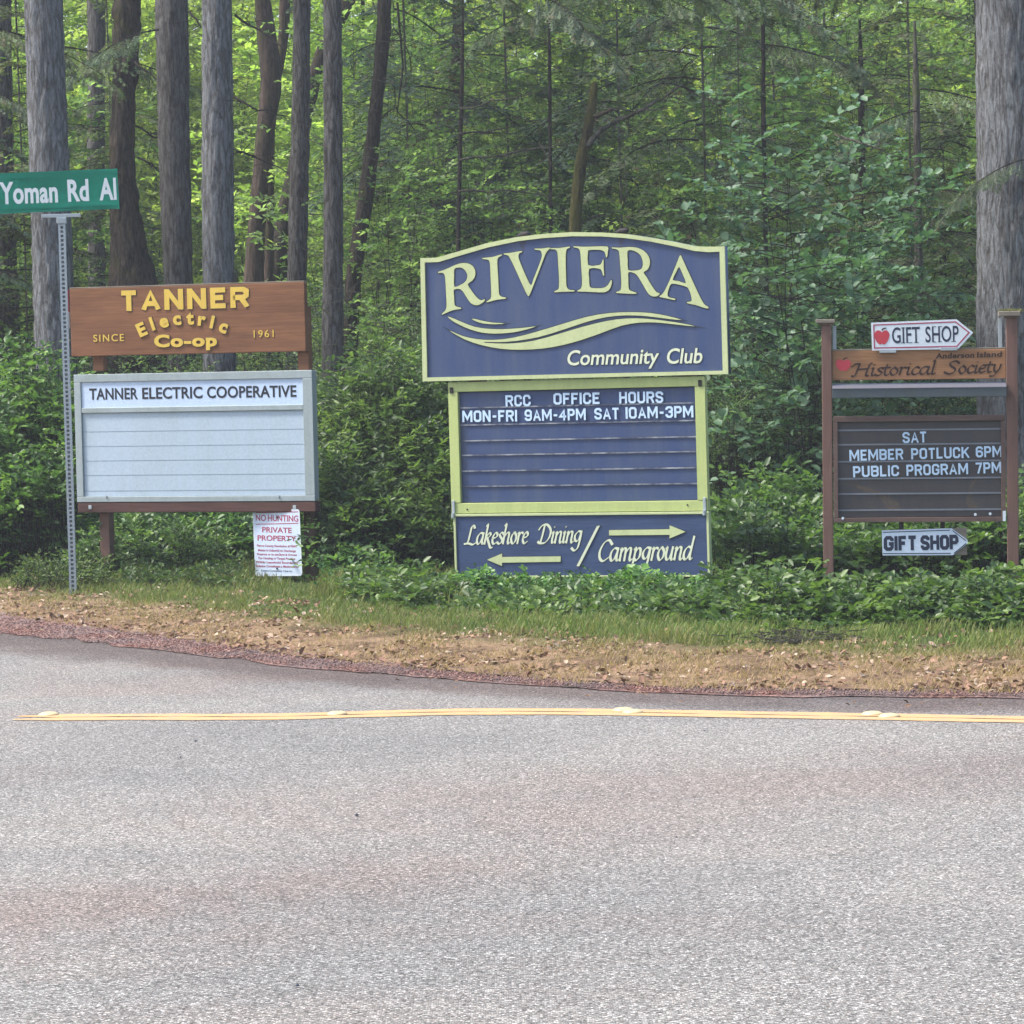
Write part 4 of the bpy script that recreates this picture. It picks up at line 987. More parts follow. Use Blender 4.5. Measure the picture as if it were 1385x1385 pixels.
# ------------------------------------------------------------------ street sign
fr = Frame(84, 25.2, 3, 0)
S0 = lambda p: (p[0] / 6.595, 190 + p[1] / 6.595)
pt = fr(83.5, 296); pb = fr(99.5, 812)
lean = math.atan2(pb[0] - pt[0], pt[1] - pb[1])
base = fr.P + Vector((math.cos(fr.yaw) * pb[0], math.sin(fr.yaw) * pb[0], 0))
zg = 0.03
R = empty('street_sign', (base.x, base.y, zg), (0, -lean, fr.yaw))
tag(R, 'green street name sign reading Yoman Rd Al on a perforated steel post', 'street sign')
class Sub:
    def __init__(s, f, ox, oz, an): s.f, s.ox, s.oz, s.an, s.Y = f, ox, oz, an, f.Y
    def __call__(s, px, py):
        a, b = s.f(px, py); a -= s.ox; b -= s.oz; c, k = math.cos(-s.an), math.sin(-s.an)
        # undo the lean of the post (rotation about local y by -lean)
        return (a * math.cos(s.an) + b * math.sin(s.an), -a * math.sin(s.an) + b * math.cos(s.an))
    def m(s, px): return s.f.m(px)
sf = Sub(fr, pb[0], zg, lean)
hgt = sf(83.5, 296)[1]
hw, wt = 0.0245, 0.0035
p = MB()
p.box(-hw, -0.0095, -hw, -hw + wt, -.3, hgt); p.box(0.0095, hw, -hw, -hw + wt, -.3, hgt)
zc = -.3; pitch_ = 0.030
while zc < hgt - pitch_:
    p.box(-0.0095, 0.0095, -hw + .0002, -hw + wt - .0002, zc, zc + 0.0125); zc += pitch_
p.box(-hw, -hw + wt, -hw + wt, hw, -.3, hgt); p.box(hw - wt, hw, -hw + wt, hw, -.3, hgt); p.box(-hw + wt, hw - wt, hw - wt, hw, -.3, hgt)
p.build('post', M['steel'], R)
MB().box(-.031, .031, -.031, .031, -.3, .16).build('post_sleeve', M['rust'], R, .002)
c = MB(); c.box(-.034, .034, -.034, .034, hgt - .035, hgt + .008); c.build('post_clamp', M['steel'], R, .004)
bx0, bx1 = sf(56, 286)[0], sf(109, 285)[0]; bz = sf(82.5, 286)[1]
angb = math.atan2(sf(109, 284)[1] - sf(56, 286.5)[1], bx1 - bx0)
o = MB().box(bx0, bx1, -.016, .016, hgt + .009, hgt + .034).build('bracket', M['steel'], R, .003)
blade = [sf(-16, 235), sf(158.5, 228.1), sf(161.5, 282.3), sf(-14, 289.8)]
link('blade', curve_mesh('blade', [smooth_poly([tuple(blade[k]) for k in range(4)], 1)], .004, 0, .002), R, M['green_sign'])
# rounded blade
me = R.children[-1].data; bpy.data.objects.remove(R.children[-1])
(ax, az), (bx_, bz_), (cx_, cz_), (dx_, dz_) = blade
an = math.atan2(bz_ - az, bx_ - ax); L = math.hypot(bx_ - ax, bz_ - az); Hh = math.hypot(cx_ - bx_, cz_ - bz_)
rr = rrect(0, L, -Hh, 0, .028, 6)
rot = lambda q, ox, oz: (ox + q[0] * math.cos(an) - q[1] * math.sin(an), oz + q[0] * math.sin(an) + q[1] * math.cos(an))
bl = link('blade', curve_mesh('blade', [[rot(q, ax, az) for q in rr]], .004, 0, .002), R, M['green_sign'])
put_letters(R, sf, [('Yoman', (1.5, 275.2), (77.8, 272.6)), ('Rd', (93, 271.8), (119.8, 270.6)), ('Al', (136, 269.9), (157.2, 269.0))], 27.3, M['refl_white'], -.0022, .0012, 0.03, 0, 0, 0.02)

# ------------------------------------------------------------------ plants: generators
def unit(a): return a / (np.linalg.norm(a, axis=-1, keepdims=True) + 1e-9)

def leaves_on(B, D, L, k, ll, lw, quad=False, up=0.6, spread=0.9, tipw=0.7, jit=0.25, age_p=0.15, droop=0.15):
    """k alternate leaves along every twig (B base, D direction, L length)"""
    n = len(B)
    f = np.tile((np.arange(k) + 0.6) / k, (n, 1)) + rng.normal(0, .04, (n, k))
    side = np.tile(np.where(np.arange(k) % 2 == 0, 1.0, -1.0), (n, 1))
    S = unit(np.cross(D, np.array([0, 0, 1.0])) + 1e-3)
    U = unit(np.cross(S, D))
    D3, S3, U3 = D[:, None], S[:, None], U[:, None]
    base = B[:, None] + D3 * (L[:, None] * f)[..., None]
    base[..., 2] -= droop * (L[:, None] * f ** 2)
    dirv = unit(D3 * (0.35 + tipw * f[..., None]) + S3 * (side * spread * (1.1 - .6 * f))[..., None] + U3 * rng.normal(0.05, .25, (n, k, 1)) + rng.normal(0, jit, (n, k, 3)))
    nrm = unit(up * np.array([0, -.25, 1.0]) + (1 - up) * U3 + rng.normal(0, .38, (n, k, 3)))
    sd = unit(np.cross(dirv, nrm)); nrm = np.cross(sd, dirv)
    sc = rng.uniform(.65, 1.2, (n, k, 1)) * (0.75 + .35 * np.sin(np.pi * np.clip(f, 0, 1)))[..., None]
    ln, w = ll * sc, lw * sc * .5
    tint = np.clip(rng.uniform(0, 1, (n, k)) * .7 + rng.uniform(-.2, .6, (n, 1)), 0, 1.3)
    yg = (rng.uniform(0, 1, (n, 1)) < age_p) * rng.uniform(.35, 1, (n, 1)) * (0.35 + .65 * f)
    if quad:
        vs = [base, base + dirv * ln * .32 + sd * w + nrm * w * .25, base + dirv * ln * .70 + sd * w * .85 + nrm * w * .2, base + dirv * ln - nrm * ln * .12,
              base + dirv * ln * .70 - sd * w * .85 + nrm * w * .2, base + dirv * ln * .32 - sd * w + nrm * w * .25]
        fc = [(0, 1, 2, 3), (0, 3, 4, 5)]
    else:
        vs = [base, base + dirv * ln * .45 + sd * w + nrm * w * .3, base + dirv * ln - nrm * ln * .1, base + dirv * ln * .45 - sd * w + nrm * w * .3]
        fc = [(0, 1, 2), (0, 2, 3)]
    m = len(vs)
    Vv = np.stack(vs, 2).reshape(-1, 3)
    idx = np.arange(n * k)[:, None] * m
    Fv = np.concatenate([idx + np.array(q)[None, :] for q in fc])
    At = np.repeat(np.stack([tint.ravel(), yg.ravel()], -1), m, 0)
    return Vv, Fv, At

def needles_on(P0, P1, k, nl, nw, age=None, dead=None):
    n = len(P0); D = P1 - P0; Lg = np.linalg.norm(D, axis=1, keepdims=True); D = D / (Lg + 1e-9)
    S = unit(np.cross(D, np.array([0, 0, 1.0])) + 1e-3)
    f = (np.arange(k) + .3) / k
    out = []; at = []
    tint = np.clip(rng.uniform(0, 1, n), 0, 1)
    a = np.zeros(n) if age is None else age; dd = np.zeros(n) if dead is None else dead
    for sg in (1, -1):
        b0 = P0[:, None] + D[:, None] * (Lg * f)[..., None]
        tip = b0 + (S[:, None] * sg * .8 + D[:, None] * .6) * (nl * rng.uniform(.7, 1.2, (n, k, 1))) + rng.normal(0, nl * .22, (n, k, 3))
        b1 = b0 + D[:, None] * nw
        out.append(np.stack([b0, b1, tip], 2).reshape(-1, 3))
        at.append(np.repeat(np.stack([tint, a, dd], -1), k * 3, 0))
    Vv = np.concatenate(out); m = len(Vv) // 3
    return Vv, np.arange(m * 3).reshape(-1, 3), np.concatenate(at)

def join(parts):
    V_, F_, A_ = [], {}, []; o = 0
    for v, f, a in parts:
        V_.append(v); A_.append(a if a.shape[1] == 3 else np.hstack([a, np.zeros((len(a), 1))])); F_.setdefault(f.shape[1], []).append(f + o); o += len(v)
    return np.concatenate(V_), [np.concatenate(x) for x in F_.values()], np.concatenate(A_)

def sticks(P0, P1, r0, r1=None):
    """3-sided tapered sticks"""
    n = len(P0); D = unit(P1 - P0); A = unit(np.cross(D, np.array([.3, .8, .5]))); B_ = np.cross(D, A)
    r1 = r0 * .5 if r1 is None else r1
    r0 = np.broadcast_to(np.asarray(r0, float).reshape(-1, 1), (n, 1)); r1 = np.broadcast_to(np.asarray(r1, float).reshape(-1, 1), (n, 1))
    vs = []
    for P, r in ((P0, r0), (P1, r1)):
        for w in (0, 2.094, 4.188): vs.append(P + (A * math.cos(w) + B_ * math.sin(w)) * r)
    Vv = np.stack(vs, 1).reshape(-1, 3); i6 = np.arange(n)[:, None] * 6
    Fv = np.concatenate([i6 + np.array(q) for q in ((0, 1, 4, 3), (1, 2, 5, 4), (2, 0, 3, 5))])
    return Vv, Fv, np.zeros((len(Vv), 2))

def conifer(H, r, z0, nb, droop, seed, dens=22, nl=.024, dead_p=.08, sparse=0.0):
    """crown and branch meshes of a conifer standing at the origin"""
    g = np.random.default_rng(seed)
    P0s, P1s, age, dead, B0, B1, BR = [], [], [], [], [], [], []
    for i in range(nb):
        u = (i + g.uniform(0, 1)) / nb; z = z0 + (H - z0) * u
        R_ = r * (1 - u * .85) * g.uniform(.55, 1.1); a = g.uniform(0, 2 * math.pi)
        isdead = g.uniform() < dead_p * (1.6 - u)
        d = np.array([math.cos(a), math.sin(a), 0]); s_ = np.array([-d[1], d[0], 0])
        rise = g.uniform(.0, .35); ns = 8
        tt = np.linspace(0, 1, ns + 1)
        path = np.array([0, 0, z]) + d * (tt * R_)[:, None] + s_ * (0.08 * R_ * np.sin(tt * 4 + a))[:, None]
        path[:, 2] += rise * R_ * tt - droop * R_ * tt ** 2
        B0.append(path[:-1]); B1.append(path[1:]); BR.append(0.012 * (1 - tt[:-1] * .8) * (R_ / 1.2) ** .5)
        m = int(dens * R_)
        if isdead: m = max(2, m // 4)
        f = np.sort(g.uniform(.12, 1, m)); sg = np.where(np.arange(m) % 2 == 0, 1.0, -1.0)
        b = np.stack([np.interp(f, tt, path[:, k]) for k in range(3)], -1)
        l2 = (0.34 * R_ ** .6 * (1.1 - f) + .07) * g.uniform(.7, 1.2, m)
        dir2 = unit(d * g.uniform(.5, .9, (m, 1)) + s_ * (sg * g.uniform(.6, 1, m))[:, None] + np.array([0, 0, -1]) * (g.uniform(.1, .6, (m, 1)) * (0.6 + droop)))
        e = b + dir2 * l2[:, None]
        B0.append(b); B1.append(e); BR.append(np.full(m, .003))
        if isdead: continue
        # tertiary sprays
        for q in range(3):
            ff = (q + .6) / 3; bb = b + (e - b) * ff
            for sgn in (1, -1):
                d3 = unit(dir2 * .8 + np.cross(dir2, [0, 0, 1.0]) * sgn * .8 + np.array([0, 0, -.3]))
                ee = bb + d3 * (l2 * .38 * (1.15 - ff))[:, None]
                P0s.append(bb); P1s.append(ee); age.append((g.uniform(0, 1, m) < .12) * g.uniform(.3, 1, m)); dead.append((g.uniform(0, 1, m) < .07) * 1.0)
        P0s.append(b); P1s.append(e); age.append((g.uniform(0, 1, m) < .15) * g.uniform(.3, 1, m)); dead.append((g.uniform(0, 1, m) < .05) * 1.0)
    P0, P1 = np.concatenate(P0s), np.concatenate(P1s)
    V_, F_, A_ = needles_on(P0, P1, 4, nl, nl * .8, np.concatenate(age), np.concatenate(dead))
    crown = fast_mesh('crown', V_, [F_], A_)
    sv, sf_, sa = sticks(np.concatenate(B0), np.concatenate(B1), np.concatenate(BR))
    br = fast_mesh('branches', sv, [sf_], sa)
    return crown, br

def broadleaf(H, r, z0, nb, ll, lw, seed, k=7, tl=.32, quad=False, age=.2, stems=3):
    """loose understory shrub or sapling at the origin"""
    g = np.random.default_rng(seed)
    S0_, S1_, SR, TB, TD, TL_ = [], [], [], [], [], []
    for s in range(stems):
        a = g.uniform(0, 6.28); lean = g.uniform(.02, .22) * r
        tt = np.linspace(0, 1, 9)
        path = np.stack([math.cos(a) * lean * tt * 2 + .05 * r * np.sin(tt * 5 + s), math.sin(a) * lean * tt * 2 + .05 * r * np.cos(tt * 4 + s), H * tt * g.uniform(.8, 1)], -1)
        S0_.append(path[:-1]); S1_.append(path[1:]); SR.append(np.linspace(.007, .003, 8) * (H / 3) ** .5)
        m = nb // stems
        for i in range(m):
            u = z0 / H + (1 - z0 / H) * (i + g.uniform()) / m
            b = np.array([np.interp(u, tt, path[:, c_]) for c_ in range(3)])
            aa = g.uniform(0, 6.28); R_ = r * g.uniform(.35, 1) * math.sin(math.pi * min(max(.12 + .83 * (u - z0 / H) / (1.001 - z0 / H), 0), 1)) ** .6
            d = unit(np.array([math.cos(aa), math.sin(aa), g.uniform(.1, .6)]))
            t2 = np.linspace(0, 1, 5); pth = b + d * (t2 * R_)[:, None]; pth[:, 2] -= .18 * R_ * t2 ** 2
            S0_.append(pth[:-1]); S1_.append(pth[1:]); SR.append(np.linspace(.006, .002, 4))
            nt = max(3, int(R_ / .11))
            for q in range(nt):
                f = (q + 1.0) / nt; bb = pth[0] + (pth[-1] - pth[0]) * f
                dd = unit(d * .6 + np.array([g.normal(0, .7), g.normal(0, .7), g.normal(.1, .3)]))
                TB.append(bb); TD.append(dd); TL_.append(tl * g.uniform(.5, 1.1))
    TB, TD, TL_ = np.array(TB), np.array(TD), np.array(TL_)
    V_, F_, A_ = leaves_on(TB, TD, TL_, k, ll, lw, quad, age_p=age)
    crown = fast_mesh('crown', V_, [F_], A_)
    S0_.append(TB); S1_.append(TB + TD * TL_[:, None]); SR.append(np.full(len(TB), .0018))
    sv, sf_, sa = sticks(np.concatenate(S0_), np.concatenate(S1_), np.concatenate(SR))
    return crown, fast_mesh('stems', sv, [sf_], sa)

# ------------------------------------------------------------------ trunks
def trunk_mesh(path, rads, nseg, furrow, seed, step=0.05, ztop=None):
    P = np.array(path); zz_ = P[:, 2]
    zs_ = np.concatenate([np.arange(zz_[0], min(7.0, zz_[-1] - .01), step), np.arange(7.0, max(zz_[-1], 7.0), .6), [zz_[-1]]])
    c = np.stack([np.interp(zs_, zz_, P[:, 0]), np.interp(zs_, zz_, P[:, 1]), zs_], -1)
    c[:, 0] = np.convolve(np.pad(c[:, 0], 4, 'edge'), np.ones(9) / 9, 'valid') if len(zs_) > 12 else c[:, 0]
    r = np.interp(zs_, zz_, rads)
    w = np.linspace(0, 2 * np.pi, nseg, endpoint=False)
    D = np.zeros((len(zs_), nseg))
    if furrow > 0:
        for i, z in enumerate(zs_):
            if z > 7: break
            rr_ = r[i]
            for k in range(nseg):
                q = Vector((math.cos(w[k]) * rr_ * 22 + seed, math.sin(w[k]) * rr_ * 22, z * 4.0))
                a = mnoise.noise(q); b_ = mnoise.noise(q * 2.3) * 1.5
                D[i, k] = (1 - abs(a) * 2.6) * -1 * .55 + b_ * .5
    rr2 = r[:, None] * (1 + 0) + furrow * D
    X_ = c[:, 0, None] + rr2 * np.cos(w); Y_ = c[:, 1, None] + rr2 * np.sin(w); Z_ = np.repeat(zs_[:, None], nseg, 1)
    V_ = np.stack([X_, Y_, Z_], -1).reshape(-1, 3); n = len(zs_)
    i = np.arange(n - 1)[:, None] * nseg; k = np.arange(nseg)[None]
    F_ = np.stack([i + k, i + (k + 1) % nseg, i + nseg + (k + 1) % nseg, i + nseg + k], -1).reshape(-1, 4)
    me = fast_mesh('trunk', V_, [F_])
    me.polygons.foreach_set('use_smooth', np.ones(len(me.polygons), bool))
    return me

crown_hi, branch_hi = conifer(15, 2.4, 9.0, 20, .35, 101, 9, .085, .05)
crown_hi.materials.append(M['needles']); branch_hi.materials.append(M['dark_twig'])

def tree(name, label, cat, Y, pts, mat, group=None, H=15, furrow=.012, nseg=40, crown=True, flare=1.15, step=.05, seed=0):
    """pts: (left px, right px, py) down the trunk in the photo"""
    P, Rr = [], []
    for a, b_, py in sorted(pts, key=lambda q: -q[2]):
        c = at((a + b_) / 2, py, Y); P.append(c); Rr.append((b_ - a) / 2 * Y / F)
    g0 = float(gz(P[0].x, Y))
    dz = (P[0] - P[1]) if len(P) > 1 else Vector((0, 0, -1))
    t_ = min((g0 - .2 - P[0].z) / dz.z, 6) if abs(dz.z) > 1e-4 else 0
    foot = P[0] + dz * t_ * .35; foot.z = g0 - .2
    P.insert(0, foot); Rr.insert(0, Rr[0] * flare)
    d = P[-1] - P[-2]; top = P[-1] + d / max(d.z, .1) * (H - P[-1].z) * .5; top.z = H
    P.append(top); Rr.append(Rr[-1] * .35)
    o0 = P[0].copy(); base = Vector((o0.x, Y, g0))
    path = [tuple(p - base) for p in P]
    root = empty(name, base); tag(root, label, cat, group)
    me = trunk_mesh([(p[0], 0 * p[1] + p[1], p[2]) for p in path], Rr, nseg, furrow, seed * 7.3, step)
    link('trunk', me, root, mat)
    if crown:
        a = seed * 1.9
        for nm, m_ in (('branches', branch_hi), ('crown', crown_hi)):
            o = link(nm, m_, root); o.location = (path[-1][0] * .6 + path[-2][0] * .4, 0, 0); o.rotation_euler = (0, 0, a); o.scale = (1, 1, H / 15)
    return root

MO2 = M['very_mossy_bark']
FB, FBB, MO, RB, GT, DT = M['fir_bark'], M['fir_bark_brown'], M['mossy_bark'], M['red_bark'], M['grey_twig'], M['dark_twig']
TG = 'tall trees behind the signs'
tree('fir_tree', 'stout grey furrowed fir trunk behind the green street sign', 'tree', 31, [(32, 84, 0), (38, 92, 180), (45, 101, 400), (48, 106, 520)], FB, TG, 16, .014, 64, seed=1)
tree('fir_tree', 'slim brown trunk just right of the stout fir, above the end of the street sign', 'tree', 40, [(118, 143, 0), (118, 142, 200), (119, 143, 380)], FBB, TG, 15, .01, 32, seed=2)
tree('mossy_tree', 'dark mossy trunk that flares towards its foot behind the carved brown board', 'tree', 35, [(153, 192, 0), (152, 184, 130), (146, 182, 220), (147, 190, 290), (150, 205, 350), (144, 216, 392), (140, 225, 430)], MO, TG, 12, .03, 40, True, 1.1, seed=3)
tree('fir_tree', 'straight brown-grey fir trunk above the first N of the TANNER board', 'tree', 34, [(210, 254, 0), (214, 257, 200), (222, 261, 400), (227, 266, 520)], FBB, TG, 16, .012, 52, seed=4)
tree('fir_tree', 'straight light grey fir trunk above the letters N and E of the TANNER board', 'tree', 32.5, [(273, 314, 0), (273, 316, 200), (274, 318, 400), (275, 320, 520)], FB, TG, 16, .012, 56, seed=5)
tree('madrone_tree', 'bent reddish trunk above the right half of the TANNER board', 'tree', 41, [(344, 366, 0), (347, 374, 50), (354, 383, 110), (348, 374, 160), (341, 364, 240), (333, 358, 330), (328, 357, 390)], RB, TG, 11, .008, 28, False, seed=6)
tree('madrone_tree', 'thin reddish upright trunk forking beside the bent reddish trunk', 'tree', 41.5, [(378, 393, 0), (376, 390, 60), (366, 380, 110), (358, 372, 160)], RB, TG, 10, .004, 20, False, seed=7)
tree('mossy_tree', 'dark trunk leaning right, crossing behind two straight firs left of centre', 'tree', 42, [(462, 484, 0), (424, 445, 70), (404, 424, 150), (388, 410, 230), (368, 396, 310), (356, 388, 385), (350, 384, 420)], MO, TG, 9, .012, 30, False, 1.0, seed=8)
tree('fir_tree', 'straight brown fir trunk above the right end of the TANNER board', 'tree', 36, [(397, 420, 0), (394, 419, 180), (388, 415, 380), (386, 414, 480)], FBB, TG, 16, .010, 36, seed=9)
tree('fir_tree', 'straight dark fir trunk standing between the brown board and the blue sign', 'tree', 31.5, [(437, 462, 0), (438, 464, 250), (435, 465, 480), (432, 465, 600)], FBB, TG, 16, .010, 36, seed=10)
tree('leaning_tree', 'dark slanted trunk in the bright leaves left of the arched blue board', 'tree', 34.5, [(508, 528, 60), (499, 517, 150), (485, 507, 260), (466, 488, 380)], MO, TG, 11, .012, 26, False, seed=11)
tree('birch_tree', 'thin pale trunk in the bright leaves between the mossy tree and a fir', 'tree', 50, [(206, 214, 90), (202, 213, 200), (199, 209, 300)], GT, TG, 10, .004, 14, False, seed=12)
tree('fir_tree', 'big grey furrowed fir trunk at the right edge of the photo', 'tree', 27.5, [(1320, 1420, 0), (1321, 1421, 200), (1321, 1422, 420), (1320, 1424, 620)], FB, TG, 17, .016, 88, seed=13)
tree('fir_tree', 'dark trunk at the very left edge above the green street sign', 'tree', 37, [(-14, 15, 0), (-10, 18, 200), (-6, 22, 320)], FBB, TG, 15, .010, 32, seed=14)
tree('snag_tree', 'dark broken trunk with moss behind the letters E and R of RIVIERA', 'tree', 30.5, [(799, 811, 115), (789, 804, 170), (776, 793, 220), (769, 786, 300), (767, 784, 340)], MO2, TG, 3.87, .012, 24, False, 1.0, seed=15)
tree('fir_tree', 'dark thick trunk in shade left of the thin bare sapling near the middle', 'tree', 40, [(611, 628, 60), (605, 622, 150), (598, 618, 300)], MO, TG, 13, .012, 26, True, seed=16)
TH = 'thin sapling trunks in the wood'
for (Y, pts, lab, mt) in [
    (33, [(624, 629, 60), (620, 626, 180), (616, 622, 330)], 'very thin dark sapling with bare side twigs above the first letters of RIVIERA', DT),
    (34, [(741, 746, 70), (742, 747, 300)], 'thin dark sapling above the letter I in the middle of RIVIERA', DT),
    (31, [(1029, 1035, 0), (1030, 1036, 190)], 'thin dark sapling right of the arched blue board near the top', DT),
    (30, [(1234, 1244, 120), (1236, 1247, 260), (1237, 1249, 420)], 'grey sapling trunk rising above the GIFT SHOP arrow board', GT),
    (34, [(1160, 1169, 110), (1162, 1171, 260), (1164, 1174, 420)], 'dark sapling behind the left post of the historical sign', DT),
    (35, [(1270, 1279, 250), (1271, 1281, 420)], 'dark sapling between the grey sapling and the big right fir', DT),
    (29, [(1018, 1028, 500), (1030, 1042, 600), (1032, 1044, 700)], 'thin crooked dark trunk between the blue sign and the brown post', DT),
    (30, [(1060, 1066, 470), (1040, 1048, 540), (1028, 1036, 600)], 'thin slanted trunk between the blue sign and the brown post', DT),
    (33, [(583, 592, 440), (578, 588, 540), (574, 584, 600)], 'thin dark trunk left of the yellow-green reader board frame', DT),
    (45, [(488, 494, 0), (486, 491, 200)], 'thin stem right of the straight dark fir near the top', DT)]:
    tree('sapling', lab, 'tree', Y, pts, mt, TH, 7.5 if pts[0][2] < 50 else at(0, pts[0][2], Y).z + .35, .003, 12, False, 1.2, .15, seed=20 + Y)

# ------------------------------------------------------------------ conifers with low branches
con = []
for k in range(4):
    c, b_ = conifer(6.5 + k * .5, 1.8, 1.0 if k < 2 else .5, 58, .32 + .12 * k, 40 + k, 17, .030, .10)
    mt = M['needles'] if k % 2 == 0 else M['needles_dark']
    c.materials.append(mt); b_.materials.append(GT if k == 1 else DT); con.append((c, b_, 6.5 + k * .5))
def sapling_trunk(H, r):
    mb = MB(); mb.tube([(0, 0, -.2), (.02, 0, H * .4), (0, .02, H)], [r, r * .7, .01], 8); me = bpy.data.meshes.new('trunk'); me.from_pydata(mb.v, [], mb.f); me.update(); me.materials.append(GT); return me
con_tr = [sapling_trunk(h, .013) for _, _, h in con]
def place_plant(name, label, cat, group, px, Y, meshes, rot, s, zoff=0.0):
    """meshes: list of (part name, mesh)"""
    p = at(px, 600, Y); g0 = float(gz(p.x, Y))
    r = empty(name, (p.x, Y, g0 + zoff), (0, 0, rot)); r.scale = (s, s, s)
    tag(r, label, cat, group)
    for nm, me in meshes:
        o = link(nm, me, r)
    return r
CG = 'young conifers among the trees'
spots = [(40, 36, 0, 1.0, 'young fir whose boughs hang left of the stout fir trunk'), (165, 37.5, 2, .85, 'young fir with boughs between the stout fir and the mossy trunk'), (-90, 34, 1, 1.0, 'young conifer at the left edge behind the street sign'),
         (560, 37, 3, 1.25, 'drooping conifer with boughs over the thin bare sapling left of the arched board'), (700, 37.5, 1, 1.3, 'drooping conifer high above the middle of the arched blue board'),
         (850, 36, 3, 1.15, 'drooping grey-green conifer above the letters ERA of the arched board'), (960, 34, 2, 1.2, 'dense young conifer above the right corner of the arched board'),
         (1060, 39, 1, 1.2, 'olive conifer high up between the arched board and the grey sapling'), (1240, 30.5, 0, .86, 'young fir with spreading boughs above the GIFT SHOP arrow board'),
         (1330, 32, 2, 1.0, 'young fir whose bough tips cross the big right fir trunk'), (1130, 44, 3, 1.35, 'shaded conifer far behind the left brown post'), (1010, 31, 3, .55, 'small conifer beside the right edge of the arched blue board'),
         (780, 47, 0, 1.3, 'far conifer behind the broken mossy trunk'), (620, 50, 2, 1.3, 'far conifer behind the thin bare sapling'), (1440, 36, 1, 1.1, 'conifer at the right edge behind the big fir'), (930, 45, 0, 1.3, 'far conifer in shade above the right half of RIVIERA')]
for k, (px, Y, v, s, lab) in enumerate(spots):
    c, b_, h = con[v]
    place_plant('young_conifer', lab, 'tree', CG, px, Y, [('trunk', con_tr[v]), ('branches', b_), ('crown', c)], k * 2.1, s)

# ------------------------------------------------------------------ broadleaf understory
def mats(pair, a, b_): pair[0].materials.append(a); pair[1].materials.append(b_); return pair
bl_bright = [mats(broadleaf(7.5, 2.3, .8, 120, .085, .055, 60 + k, 8, .42, False, .25, 4), M['maple'], GT) for k in range(3)]
bl_mid = [mats(broadleaf(4.6, 1.5, .3, 84, .075, .048, 70 + k, 8, .34, False, .2, 4), M['mid_leaf'], GT if k == 1 else DT) for k in range(3)]
bl_blue = [mats(broadleaf(3.1, 1.15, .3, 84, .066, .046, 80 + k, 8, .30, True, .12, 4), M['broad'], DT) for k in range(2)]
LM = [(-60, 'left of the stout fir'), (20, 'at the left edge behind the street sign'), (110, 'just right of the stout fir'), (200, 'between the mossy tree and the next fir'), (265, 'between the two straight firs'),
      (330, 'left of the bent reddish trunk'), (385, 'behind the bent reddish trunk'), (430, 'left of the straight dark fir'), (490, 'beside the slanted dark trunk'), (570, 'left of the thin bare sapling'),
      (650, 'above the letters RIV'), (735, 'above the middle of RIVIERA'), (800, 'behind the broken trunk'), (870, 'above the letter R near the board end'), (950, 'above the right corner of the arched board'),
      (1030, 'right of the arched board'), (1100, 'left of the brown left post'), (1180, 'above the left end of the GIFT SHOP arrow'), (1250, 'above the tip of the GIFT SHOP arrow'), (1310, 'beside the big right fir'), (1400, 'behind the big right fir'), (1480, 'beyond the right edge')]
def where(px): return min(LM, key=lambda q: abs(q[0] - px))[1]
gB = 'bright leafy understory trees deep in the wood'
k = 0
for row, (Y, n, px0, px1) in enumerate(((46, 13, -80, 1460), (52, 13, -40, 1440), (58, 14, -120, 1500), (65, 14, -100, 1500))):
    for j in range(n):
        px = px0 + (px1 - px0) * (j + .5) / n + rng.uniform(-30, 30)
        c, b_ = bl_bright[k % 3]; k += 1
        place_plant('understory_tree', ('nearest', 'second nearest', 'second farthest', 'farthest')[row] + ' bright leafy wood tree ' + where(px), 'tree', gB, px, Y + rng.uniform(-2, 2), [('stems', b_), ('crown', c)], rng.uniform(0, 6), rng.uniform(.8, 1.25))
for px, Y, s_, lab in ((505, 41, .6, 'bright yellow-green sapling beside the slanted dark trunk left of the arched board'), (570, 42, .62, 'bright leafy sapling between the slanted trunk and the thin bare sapling'),
                  (660, 41, .55, 'bright leafy sapling just right of the thin bare sapling'), (745, 43, .6, 'bright leafy sapling left of the broken mossy trunk'), (880, 39, .5, 'light green sapling under the long mossy limb'),
                  (1110, 42, .62, 'yellow-green sapling high behind the oval-leaved shrub'), (1285, 37, .55, 'yellow-green sapling just left of the big right fir'), (1200, 40, .6, 'yellow-green sapling behind the grey sapling trunk')):
    c, b_ = bl_bright[k % 3]; k += 1
    place_plant('understory_tree', lab, 'tree', 'bright saplings nearer the signs', px, Y, [('stems', b_), ('crown', c)], rng.uniform(0, 6), s_)
gM = 'mid green leafy shrubs behind the signs'
for Y, n, px0, px1, s0 in ((38, 12, -60, 1450, 1.0), (34, 9, 460, 1400, .78), (41, 11, 450, 1450, 1.1)):
    for j in range(n):
        px = px0 + (px1 - px0) * (j + .5) / n + rng.uniform(-35, 35)
        if 180 < px < 450 and Y < 40: s_ = s0 * .45
        else: s_ = s0
        c, b_ = bl_mid[k % 3]; k += 1
        place_plant('leafy_shrub', {38: 'middle', 34: 'near', 41: 'rear'}[Y] + ' ' + ('dark-stemmed', 'grey-stemmed', 'bushy')[k % 3] + ' mid green shrub ' + where(px), 'shrub', gM, px, Y + rng.uniform(-1.2, 1.2), [('stems', b_), ('crown', c)], rng.uniform(0, 6), s_ * rng.uniform(.85, 1.2))
